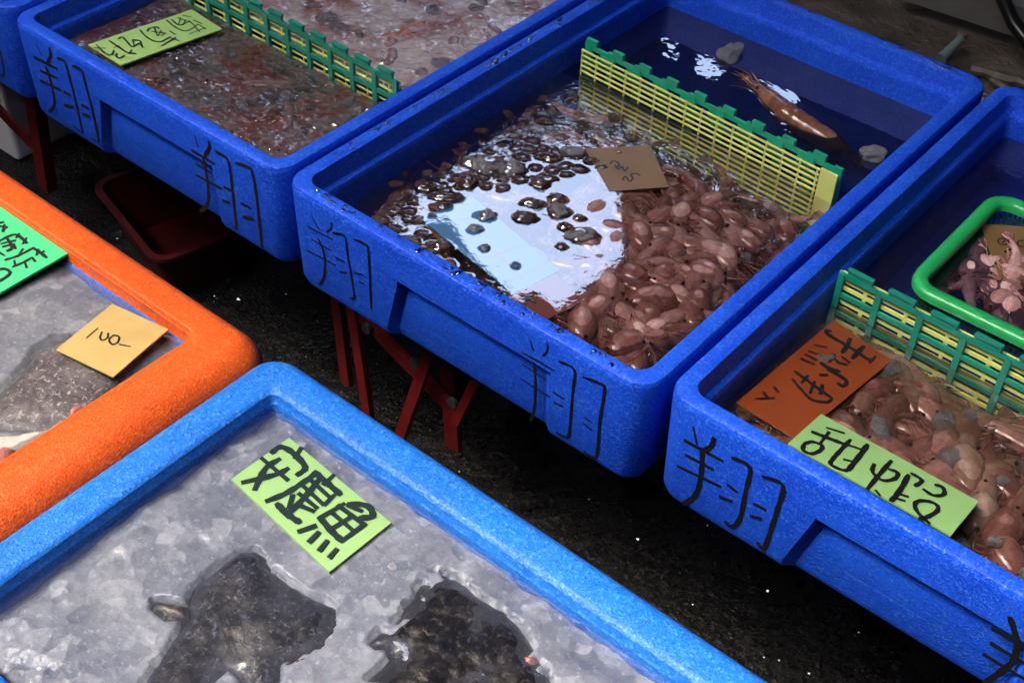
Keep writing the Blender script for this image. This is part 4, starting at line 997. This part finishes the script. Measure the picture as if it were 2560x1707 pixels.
scatter([(1500, 490), (1720, 440), (1960, 570), (1900, 650), (1650, 890), (1590, 860), (1440, 740), (1480, 600)], 60, 0.0215, (-0.0668, -0.0642), 'shrimp', LB, GB, (1.05, 1.3), 0.08, (-0.75, 0.8), 'B')
scatter([(1500, 490), (1720, 440), (1960, 570), (1900, 650), (1650, 890), (1590, 860), (1440, 740), (1480, 600)], 50, 0.0240, (-0.0800, -0.0760), 'shrimp', LB, GB, (1.05, 1.3), 0.1, (0.6, 1.0), 'B')
scatter([(1310, 190), (1460, 220), (1980, 530), (1650, 880), (1100, 640), (900, 520), (1150, 330)], 50, 0.028, (-0.076, -0.0690), ('shrimp', 'shrimp_tan'), LB, GB, (1.0, 1.2), 0.15, None, 'B')
KEEP = KEEP[:1]
scatter([(1470, 640), (1600, 830), (1660, 880), (1620, 905), (1380, 800)], 14, 0.024, (-0.072, -0.0680), 'shrimp', LB, GB, (0.95, 1.15), 0.15, (-0.75, 0.8), 'B')
KEEP = []
LC, GC = 'brownish shrimp in the front half of the right crate', 'shrimp in the right crate'
P0 = [(2240, 900), (2500, 1040), (2700, 1160), (2600, 1400), (2420, 1330), (2050, 1020), (2000, 1060), (1930, 1000)]
scatter(P0, 40, 0.0265, (-0.0640, -0.0610), ('shrimp_tan', 'shrimp', 'shrimp'), LC, GC, (1.15, 1.45), 0.08, (-0.6, 0.9), 'C')
scatter(P0, 30, 0.029, (-0.0760, -0.0710), ('shrimp_tan', 'shrimp'), LC, GC, (1.15, 1.45), 0.1, (0.7, 1.0), 'C')
scatter([(2390, 610), (2470, 580), (2520, 690), (2640, 740), (2620, 800), (2500, 760), (2400, 690)], 20, 0.0165, (-0.0595, -0.0545), 'shrimp_pink', 'rosy pink shrimp inside the green basket', 'shrimp in the green basket', (0.85, 1.05), 0.15, None, 'G')
LA, GA = 'reddish shrimp showing through the slush in front of the teal divider', 'shrimp in the dark slush'
scatter([(420, 190), (640, 190), (880, 300), (760, 380), (560, 300)], 12, 0.024, (-0.057, -0.051), 'shrimp', LA, GA, (0.9, 1.2), 0.15, None, 'A')
scatter([(640, 10), (760, 40), (1060, 180), (1240, 60), (1180, 120), (990, 230), (760, 110)], 12, 0.03, (-0.048, -0.042), 'shrimp', 'reddish shrimp showing through the pale slush behind the teal divider', 'shrimp in the pale slush', (0.9, 1.2), 0.15, None, 'A2')

# lumps that break the still water of the middle crate
for i, (x, y, a, b, ice) in enumerate([(1615, 755, 110, 72, 0), (1935, 580, 95, 62, 0), (1950, 700, 115, 75, 1), (2010, 845, 75, 42, 0), (2165, 930, 175, 85, 1), (2150, 760, 60, 32, 0), (1700, 620, 130, 52, 0), (1980, 1038, 62, 36, 0), (1765, 425, 95, 66, 0),
                                        (1235, 740, 100, 66, 1), (1130, 868, 82, 50, 1), (1220, 1055, 50, 44, 1), (1260, 250, 200, 120, 1), (1480, 290, 160, 100, 1), (1090, 210, 130, 70, 1), (860, 560, 170, 60, 0), (640, 460, 120, 60, 0), (1060, 410, 110, 80, 0), (820, 640, 90, 50, 0), (790, 1040, 110, 70, 0), (1870, 170, 120, 60, 0), (2090, 120, 150, 70, 1)]):
    px, py = 900 + x / 3.92, 350 + y / 3.92
    p = atz(px, py, WB + 0.001); s = 1.15 / 3382 / 3.92
    lump(p, (a * s, b * s * 1.3), ('milky ice lump breaking the glare on the middle crate' if ice else 'brownish clear ice lump breaking the glare on the middle crate'), ('milky lumps in the glare' if ice else 'brownish lumps in the glare'), 'ice_lump', 0.75, M['milky'] if ice else M['piece'], 'ice', 0.6)
def inpoly(x, y, P):
    c = False; j = len(P) - 1
    for i in range(len(P)):
        if (P[i][1] > y) != (P[j][1] > y) and x < (P[j][0] - P[i][0]) * (y - P[i][1]) / (P[j][1] - P[i][1]) + P[i][0]: c = not c
        j = i
    return c
got = []
for poly, n, sp in (([(930, 540), (1010, 425), (1180, 395), (1300, 330), (1520, 420), (1420, 440), (1270, 470), (1160, 490), (1090, 540), (1050, 560), (1150, 690), (1230, 760), (1150, 715)], 125, 24),
                    ([(1240, 230), (1420, 235), (1640, 340), (1520, 400), (1300, 330), (1170, 390), (1100, 340)], 62, 38),
                    ([(1440, 780), (1500, 740), (1680, 800), (1610, 900), (1560, 890)], 0, 30)):
    t = 0; k = 0
    while k < n and t < 6000:
        t += 1; x = rnd.uniform(900, 1700); y = rnd.uniform(200, 920)
        if not inpoly(x, y, poly) or any(abs(x - a) < sp * 1.25 and abs(y - b) < sp * 0.7 for a, b in got): continue
        got.append((x, y)); k += 1; rr_ = rnd.uniform(0.0038, 0.0080)
        lump(atz(x, y, WB - 0.001), (rr_ * rnd.uniform(1.0, 1.5), rr_), 'clear wet ice lump poking out of the water round the glare of the middle crate', 'clear ice lumps in the middle crate', 'ice_lump', rnd.uniform(0.30, 0.48), M['piece'], 'ice', rnd.gauss(0.6, 0.5))
def film(X, Y):
    Z = np.zeros(X.shape); wob_ = fbm(X * 130, Y * 130, 97, 3)
    for (x, y, a, b, rot, h) in WET:
        m_ = 1.35; R = max(a, b) * m_
        sel = (np.abs(X - x) < R) & (np.abs(Y - y) < R)
        if not sel.any(): continue
        dx, dy = X[sel] - x, Y[sel] - y; c_, s_ = math.cos(rot), math.sin(rot)
        q = np.hypot((dx * c_ + dy * s_) / a, (-dx * s_ + dy * c_) / b) / m_
        q = q * (0.62 + 0.76 * wob_[sel])
        t = np.clip(1 - q, 0, 1); t = t * t * (3 - 2 * t)
        Z[sel] = np.maximum(Z[sel], h * np.minimum(1.0, t * 1.35))
    calm = np.clip((np.hypot(X - cc.x - 0.04, Y - cc.y) - 0.13) / 0.10, 0, 1)
    return WB + Z + 0.0005 * calm * (fbm(X * 60, Y * 60, 91, 3) - 0.5)
o = heightfield('water', 0.029, 0.431, 0.029, 0.4275, 0.0016, film, WMB); tag(o, kind='structure')
# rear half of the middle crate: two ice lumps
for (px, py, a, b, lab) in ((1825, 135, 0.020, 0.014, 'large milky ice lump behind the yellow divider near the back wall'), (2180, 385, 0.013, 0.015, 'bubbly ice lump beside the tail of the orange prawn')):
    lump(atz(px, py, WB + 0.003), (a, b), lab, None, mat=M['milky'])

# the orange prawn
def prawn():
    h = atz(1892, 215, WB + 0.003); b1 = atz(1930, 255, WB - 0.002); c = atz(2010, 315, WB - 0.004); t = atz(2125, 385, WB - 0.018)
    P = [h, b1, atz(1968, 288, WB - 0.003), c, atz(2065, 348, WB - 0.008), t]
    R = [0.0055, 0.0125, 0.0140, 0.0135, 0.0120, 0.0075]
    pts = []; rad = []
    for i in range(len(P) - 1):
        for k in range(8):
            u = k / 8; pts.append(P[i].lerp(P[i + 1], u)); r = R[i] + (R[i + 1] - R[i]) * (u * u * (3 - 2 * u))
            j = i * 8 + k
            rad.append(r * (1 + (0.10 * (1 - (j % 5) / 4.0) if j > 13 else 0)))
    root = MB().tube(pts, rad, 16).build('prawn', M['prawn'], None, P[3], 180)
    tag(root, 'big orange brown prawn floating alone behind the yellow divider', 'prawn')
    at = root.data.attributes.new('along', 'FLOAT', 'POINT'); at.data.foreach_set('value', [0.1 + 0.8 * (k // 16) / len(pts) for k in range(len(root.data.vertices))])
    for k in (-1, 1):
        eb = MB(); e0 = h + (b1 - h) * 0.25 + (h - b1).cross(Vector((0, 0, 1))).normalized() * 0.006 * k + Vector((0, 0, 0.005))
        eb.tube([e0 - Vector((0, 0, 0.002)), e0, e0 + Vector((0, 0, 0.0018))], [0.0014, 0.0022, 0.0008], 8).build('eye', M['eye'], root, P[3], 180)
    l = MB(); d = (h - b1).normalized(); s = d.cross(Vector((0, 0, 1))).normalized()
    for i in range(8):
        a = h + s * rnd.uniform(-0.005, 0.006) + Vector((0, 0, rnd.uniform(-.003, .003)))
        b = a + d * rnd.uniform(0.010, 0.022) + s * rnd.uniform(-0.008, 0.008); e = b + d * rnd.uniform(0.004, 0.014) + s * rnd.uniform(-0.01, 0.006)
        l.tube([a - d * 0.006, a, b, e], [0.0014, 0.0012, 0.0008, 0.0003], 6)
    l.build('legs', M['prawn'], root, P[3], 180)
    a = MB(); q = h + d * 0.004
    for k in range(2):
        a.tube([q, q + d * 0.014 + s * (0.004 - 0.008 * k), q + d * 0.026 + s * (-0.004 + 0.002 * k) + Vector((0, 0, 0.004)), q + d * 0.036 + s * (0.010 - .016 * k)], [0.0007, 0.0006, 0.0005, 0.0003], 5)
    a.build('antennae', M['prawn'], root, P[3], 180)
    f = MB(); dt = (P[5] - P[4]).normalized(); st = dt.cross(Vector((0, 0, 1))).normalized()
    for k in (-1, 0, 1):
        e = P[5] + dt * 0.020 + st * 0.010 * k; f.prism(P[5] - dt * 0.004, e, 0.009, 0.0016)
    f.build('tail_fan', M['prawn'], root, P[3])
prawn()

# ------------------------------------------------------------------ fish on ice: outlines filled out to real thickness
def inflate(name, outline, zbase, height, mat, parent=None, origin=None, step=0.003, seed=1, power=0.55, wob=0.15, scale_w=0.045, label=None):
    P = np.array([[p.x, p.y] for p in [atz(x, y, -0.012) for x, y in outline]])
    x0, y0 = P.min(0) - step; x1, y1 = P.max(0) + step
    nx, ny = int((x1 - x0) / step) + 2, int((y1 - y0) / step) + 2
    X, Y = np.meshgrid(x0 + step * np.arange(nx), y0 + step * np.arange(ny))
    ins = np.zeros(X.shape, bool); dist = np.full(X.shape, 9.0); j = len(P) - 1
    for i in range(len(P)):
        a, b = P[j], P[i]
        cond = ((a[1] > Y) != (b[1] > Y))
        with np.errstate(divide='ignore', invalid='ignore'):
            xi = (b[0] - a[0]) * (Y - a[1]) / (b[1] - a[1] + 1e-12) + a[0]
        ins ^= cond & (X < xi)
        ab = b - a; t = np.clip(((X - a[0]) * ab[0] + (Y - a[1]) * ab[1]) / (ab @ ab + 1e-12), 0, 1)
        dist = np.minimum(dist, np.hypot(X - a[0] - t * ab[0], Y - a[1] - t * ab[1])); j = i
    d = np.where(ins, dist, -dist)
    t = np.clip(d / scale_w, 0, 1)
    prof = np.where(d > 0, (1 - (1 - t) ** 2) ** power, 0)
    Z = zbase + height * prof * (1 + wob * (fbm(X * 40, Y * 40, seed) - 0.5) * 2) + 0.002 * (fbm(X * 140, Y * 140, seed + 5, 2) - 0.5) + np.where(d < 0, d * 1.5, 0)
    keep = d > -step * 1.6
    idx = -np.ones(X.shape, int); idx[keep] = np.arange(keep.sum())
    V = np.c_[X[keep], Y[keep], Z[keep]].tolist(); nt = len(V)
    V += np.c_[X[keep], Y[keep], np.full(keep.sum(), zbase - 0.012)].tolist()
    q = np.stack([idx[:-1, :-1], idx[:-1, 1:], idx[1:, 1:], idx[1:, :-1]], -1).reshape(-1, 4); q = q[(q >= 0).all(1)]
    F = [tuple(r) for r in q.tolist()]; F += [tuple(nt + i for i in reversed(r)) for r in q.tolist()]
    from collections import Counter
    ec = {}
    for r in q.tolist():
        for a, b in zip(r, r[1:] + r[:1]): ec[(a, b)] = 1
    for a, b in ec:
        if (b, a) not in ec: F.append((a, b, nt + b, nt + a))
    og = origin or (float(P[:, 0].mean()), float(P[:, 1].mean()), zbase - 0.012)
    o = mesh_obj(name, V, F, mat, parent, og, 60)
    return o, og
o, og = inflate('monkfish', fish1, -0.0275, 0.0138, M['monk'], seed=61, power=0.40, wob=0.20)
tag(o, 'grey mottled monkfish with a stubby side fin, lying on ice below the lime card', 'fish')
inflate('pectoral_fin', fin1, -0.0265, 0.0115, M['monk_fin'], o, og, 0.002, 63, scale_w=0.012)
inflate('gill_flap', [(700, 1640), (760, 1622), (810, 1590), (838, 1520), (848, 1490), (842, 1540), (815, 1600), (760, 1640), (705, 1660)], -0.0268, 0.0125, M['gill'], o, og, 0.002, 64, scale_w=0.01)
o2, og2 = inflate('monkfish', fish2, -0.0285, 0.0122, M['monk_dark'], seed=71, wob=0.42, power=0.45, scale_w=0.035)
tag(o2, 'dark monkfish partly iced over at the bottom of the light blue crate', 'fish')
inflate('flesh_patch', [(1292, 1620), (1330, 1610), (1352, 1600), (1350, 1650), (1336, 1700), (1300, 1660)], -0.0275, 0.010, M['flesh'], o2, og2, 0.002, 72, scale_w=0.012)
o3, og3 = inflate('fish', fish3, -0.0275, 0.0128, M['grey_fish'], seed=81, power=0.42)
tag(o3, 'speckled grey fish lying on ice in the orange crate', 'fish')
inflate('belly', [(-60, 1075), (60, 1058), (110, 1050), (160, 1020), (165, 1040), (110, 1075), (60, 1100), (-40, 1150)], -0.0275, 0.0105, M['belly'], o3, og3, 0.002, 83, scale_w=0.012)
inflate('gill_flap', [(160, 1010), (200, 990), (215, 1005), (190, 1025), (168, 1035)], -0.0255, 0.0115, M['flesh'], o3, og3, 0.002, 84, scale_w=0.01)
o4, og4 = inflate('fish_fillet', [(-40, 1120), (10, 1098), (40, 1108), (30, 1150), (-60, 1200)], -0.026, 0.014, M['flesh'], None, None, 0.002, 85, scale_w=0.012)
tag(o4, 'pink cut of fish at the lower edge of the orange crate', 'fish')

# ------------------------------------------------------------------ green basket in the right crate
def basket():
    a = [atz(2300, 672, -0.034), atz(2508, 492, -0.034)]
    x0 = 0.540; x1 = 0.79; y0 = 0.324; y1 = 0.535; r = 0.03
    root = empty('plastic_basket', (x0, y0, -0.118))
    tag(root, 'bright green plastic basket of pink shrimp in the right crate', 'basket')
    def loop(ins, z, rr, n=6):
        L = []
        for cx, cy, t0 in ((x0 + ins + rr, y0 + ins + rr, math.pi), (x1 - ins - rr, y0 + ins + rr, 1.5 * math.pi), (x1 - ins - rr, y1 - ins - rr, 0), (x0 + ins + rr, y1 - ins - rr, .5 * math.pi)):
            for k in range(n):
                t = t0 + math.pi / 2 * k / (n - 1); L.append((cx + rr * math.cos(t), cy + rr * math.sin(t), z))
        return L
    prof = [(0.006, -0.043), (0.0005, -0.042), (0, -0.037), (0.001, -0.033), (0.005, -0.031), (0.0135, -0.0318), (0.0160, -0.036), (0.0155, -0.043)]
    V = []; F = []; n = 24
    for ins, z in prof: V += loop(ins, z, max(r - ins, .008))
    for i in range(len(prof)):
        j = (i + 1) % len(prof)
        for k in range(n): F.append((i * n + k, i * n + (k + 1) % n, j * n + (k + 1) % n, j * n + k))
    mesh_obj('rim', V, F, M['basket'], root, (x0, y0, -0.118), 60)
    b = MB(); rs = []
    for z in np.linspace(-0.046, -0.114, 9):
        ins = 0.0095 + 0.10 * (-0.044 - z); L = loop(ins, float(z), 0.02); rs.append(L)
        for k in range(24): b.prism(L[k], L[(k + 1) % 24], 0.0016, 0.0014)
    top = loop(0.0095, -0.042, 0.02); bot = loop(0.0095 + 0.0072, -0.116, 0.02)
    for k in range(24):
        p, q = Vector(top[k]), Vector(top[(k + 1) % 24]); p2, q2 = Vector(bot[k]), Vector(bot[(k + 1) % 24]); m_ = max(1, int((q - p).length / 0.005))
        for u in range(m_): b.prism(p.lerp(q, u / m_), p2.lerp(q2, u / m_), 0.0016, 0.0013, (0, 1, 0))
    b.box((x0 + 0.02, y0 + 0.02, -0.117), (x1 - 0.02, y1 - 0.02, -0.115))
    b.build('mesh_wall', M['basket'], root, (x0, y0, -0.118))
basket()

# ------------------------------------------------------------------ red stands
def stand(x0, x1, y0, y1, ztop, label):
    root = empty('metal_stand', (x0, y0, FZ)); tag(root, label, 'stand', 'red metal stands under the crates')
    org = (x0, y0, FZ)
    for x in (x0, x1):
        for y in (y0, y1): MB().prism((x, y, FZ), (x, y, ztop - 0.013), 0.026, 0.026, (1, 0, 0)).build('leg', M['paint_red'], root, org)
    for y in (y0, y1): MB().box((x0 - 0.013, y - 0.013, ztop - 0.0125), (x1 + 0.013, y + 0.013, ztop)).build('rail', M['paint_red'], root, org)
    return root, org
ZB = -0.1335
s, org = stand(0.05, 0.24, 0.36, 0.62, ZB, 'red folding metal stand with crossed braces under the middle blue crate')
yb = 0.075
def brace(p, q, y, w, t, ext=0.0):
    a = aty(*p, y); b = aty(*q, y); d = (b - a); return a - d * ext, b + d * ext
def flat(p, q, y, w, name='brace'):
    a, b = aty(*p, y), aty(*q, y); MB().prism(a, b, w, 0.008, (0, 1, 0)).build(name, M['paint_red'], s, org)
flat((878, 745), (925, 1060), 0.095, 0.014, 'leg')
flat((842, 745), (868, 960), 0.15, 0.016, 'leg')
flat((885, 770), (1150, 1040), 0.100, 0.017)
flat((1082, 860), (998, 1100), 0.078, 0.014)
flat((1196, 940), (1140, 1055), 0.085, 0.011)
flat((1120, 900), (1135, 1120), 0.135, 0.022, 'leg')
for p in ((1040, 905), (1135, 1003), (920, 818)):
    c = aty(*p, 0.094); MB().tube([c, c + Vector((0, -0.005, 0))], 0.007, 12).build('bolt', M['bolt'], s, org)
sA, orgA = stand(-0.40, -0.10, 0.42, 0.62, -0.1335, 'red metal stand under the slush crate, behind the orange crate')
a, b = aty(-60, 215, 0.16), aty(95, 375, 0.16)
MB().prism(a, b, 0.020, 0.006, (0, 1, 0)).build('brace', M['paint_red'], sA, orgA)
a, b = aty(84, 230, 0.15), aty(120, 470, 0.15)
MB().prism(a, b, 0.024, 0.018, (0, 1, 0)).build('leg', M['paint_red'], sA, orgA)
stand(0.56, 0.87, 0.42, 0.62, -0.1335, 'red metal stand under the right blue crate')
stand(-0.89, -0.53, 0.42, 0.62, -0.1335, 'red metal stand under the blue crate cut off at top left')
stand(0.26, 0.74, -0.50, -0.36, -0.1105, 'red metal stand under the light blue crate')
stand(-0.38, 0.11, -0.51, -0.36, -0.1105, 'red metal stand under the orange crate')

# ------------------------------------------------------------------ brown dirt behind the crates
mt, nt, out = newmat('brown_dirt'); co = objco(nt)
n_ = noise_n(nt, co, 9, 8, 0.68); f_ = noise_n(nt, co, 70, 6, 0.7)
c_ = ramp(nt, n_, [(0.32, (0.03, 0.022, 0.016)), (0.5, (0.11, 0.085, 0.06)), (0.7, (0.24, 0.19, 0.14))]).outputs[0]
c_ = mixc(nt, mathn(nt, 'MULTIPLY', ramp(nt, f_, [(0.56, 0.0), (0.7, 1.0)]).outputs[0], 0.5), c_, (0.13, 0.12, 0.10))
principled(nt, out, c_, 0.4, 0.4, bump(nt, mathn(nt, 'ADD', f_, n_), 0.8, 0.02)); M['dirt'] = mt
o = heightfield('dirt', -1.4, 1.6, 0.98, 3.2, 0.012, lambda X, Y: FZ - 0.01 + 0.055 * np.clip((Y - 0.98) / 0.3, 0, 1) * (0.5 + 0.7 * fbm(X * 5, Y * 5, 77)) + 0.014 * (fbm(X * 30, Y * 30, 78) - 0.5), M['dirt'])
tag(o, kind='structure')
# ------------------------------------------------------------------ things on the ground
def basin():
    c = atz(430, 560, FZ + 0.05); root = None
    v, f = crate_shell(c.x - 0.10, c.x + 0.14, c.y - 0.085, c.y + 0.10, 0.03, [(FZ + 0.001, 0.03), (FZ + 0.095, 0.008), (FZ + 0.096, 0.0), (FZ + 0.102, 0.0)], [(FZ + 0.102, 0.010), (FZ + 0.095, 0.012), (FZ + 0.006, 0.034)])
    o = mesh_obj('plastic_tray', v, f, M['tray_red'], None, (c.x, c.y, FZ), 30); o.rotation_euler.z = -0.25
    tag(o, 'dark red plastic tray on the black ground behind the orange crate', 'tray')
basin()
def white_box(c, sx, sy, h, label, stripe):
    o = MB().box((c[0] - sx / 2, c[1], FZ), (c[0] + sx / 2, c[1] + sy, FZ + h)).build('foam_box', M['white_foam'], None, (c[0], c[1], FZ))
    bv = o.modifiers.new('b', 'BEVEL'); bv.width = 0.008; bv.segments = 3
    tag(o, label, 'box')
    lid = MB().box((c[0] - sx / 2 - 0.006, c[1] - 0.006, FZ + h + 0.001), (c[0] + sx / 2 + 0.006, c[1] + sy + 0.006, FZ + h + 0.035)).build('lid', M['white_foam'], o, (c[0], c[1], FZ))
    if stripe: MB().box((c[0] - sx / 2 + 0.03, c[1] - 0.003, FZ + h * 0.30), (c[0] + sx * 0.18, c[1] - 0.0005, FZ + h * 0.62)).build('printed_band', M['navy_print'], o, (c[0], c[1], FZ))
q0 = atz(20, 390, FZ); q1 = atz(150, 332, FZ)
white_box((q0.x - 0.20, q0.y, 0), 0.46, 0.30, 0.26, 'white foam box with a navy band on the ground at the left edge', True)
white_box((q1.x + 0.07, q1.y + 0.13, 0), 0.36, 0.30, 0.24, 'plain white foam box standing behind the red leg at the left', False)

V = []; F = []
icos = bmesh.new(); bmesh.ops.create_icosphere(icos, subdivisions=1, radius=1.0); iv = [tuple(v.co) for v in icos.verts]; icos.verts.ensure_lookup_table(); iff = [tuple(v.index for v in f.verts) for f in icos.faces]; icos.free()
for k in range(2600):
    px, py = rnd.uniform(250, 2560), rnd.uniform(380, 1750); p = atz(px, py, FZ); rr_ = min(0.0075, 0.0012 + rnd.expovariate(1 / 0.0012)); n0 = len(V)
    for x, y, z in iv: q = 1 + rnd.uniform(-.3, .3); V.append((p.x + x * rr_ * q * 1.2, p.y + y * rr_ * q, FZ + 0.002 + z * rr_ * q * 0.7))
    F += [tuple(n0 + i for i in f) for f in iff]
M['gravel'] = plain('wet_gravel', (0.02, 0.0195, 0.019), 0.05, 0.9, 0.9, 40)
o = mesh_obj('gravel', V, F, M['gravel'], None, (0, 0, FZ)); tag(o, 'wet grit scattered over the black ground', 'gravel', kind='stuff')

# top right corner: wet dirt, a beam, a hose and scraps
a, b = atz(2250, -50, FZ + 0.10), atz(2700, 95, FZ + 0.10)
o = MB().prism(a, b, 0.035, 0.06).build('metal_beam', M['grey_beam'], None, a); tag(o, 'grey weathered beam lying across the top right corner', 'beam')
o = MB().tube([atz(2490, -60, -0.36), atz(2508, 0, -0.38), atz(2535, 60, -0.40), atz(2570, 110, -0.42), atz(2640, 170, -0.45)], 0.013, 14).build('rubber_hose', M['rubber'], None, atz(2508, 0, FZ), 180); tag(o, 'glossy black hose curving down at the top right edge', 'hose')
a, b = atz(2352, 148, FZ + 0.05), atz(2402, 98, FZ + 0.07)
o = MB().tube([a, a.lerp(b, .5), b], [0.012, 0.010, 0.009], 8).build('plastic_scrap', M['pale_twig'], None, a, 60); tag(o, 'pale greenish scrap stick on the dirt behind the middle crate', 'scrap')
for i, (p, q, w) in enumerate((((2360, 195), (2470, 240), 0.013), ((2430, 170), (2600, 225), 0.012), ((2400, 215), (2500, 275), 0.010), ((2300, 205), (2420, 215), 0.009), ((2480, 200), (2600, 270), 0.009))):
    a, b = atz(*p, FZ + 0.050), atz(*q, FZ + 0.056); pts = [a.lerp(b, u / 6) + Vector((rnd.uniform(-.006, .006), rnd.uniform(-.006, .006), rnd.uniform(-.003, .004))) for u in range(7)]
    o = MB().tube(pts, [w * rnd.uniform(.5, 1.1) for _ in pts], 7).build('driftwood', M['twig'], None, a); tag(o, 'ragged brown strip of wet debris behind the right crate', 'debris', 'debris strips behind the right crate')

for o in list(scene.objects):
    for k in ('_org', '_n', '_p'):
        if k in o: del o[k]
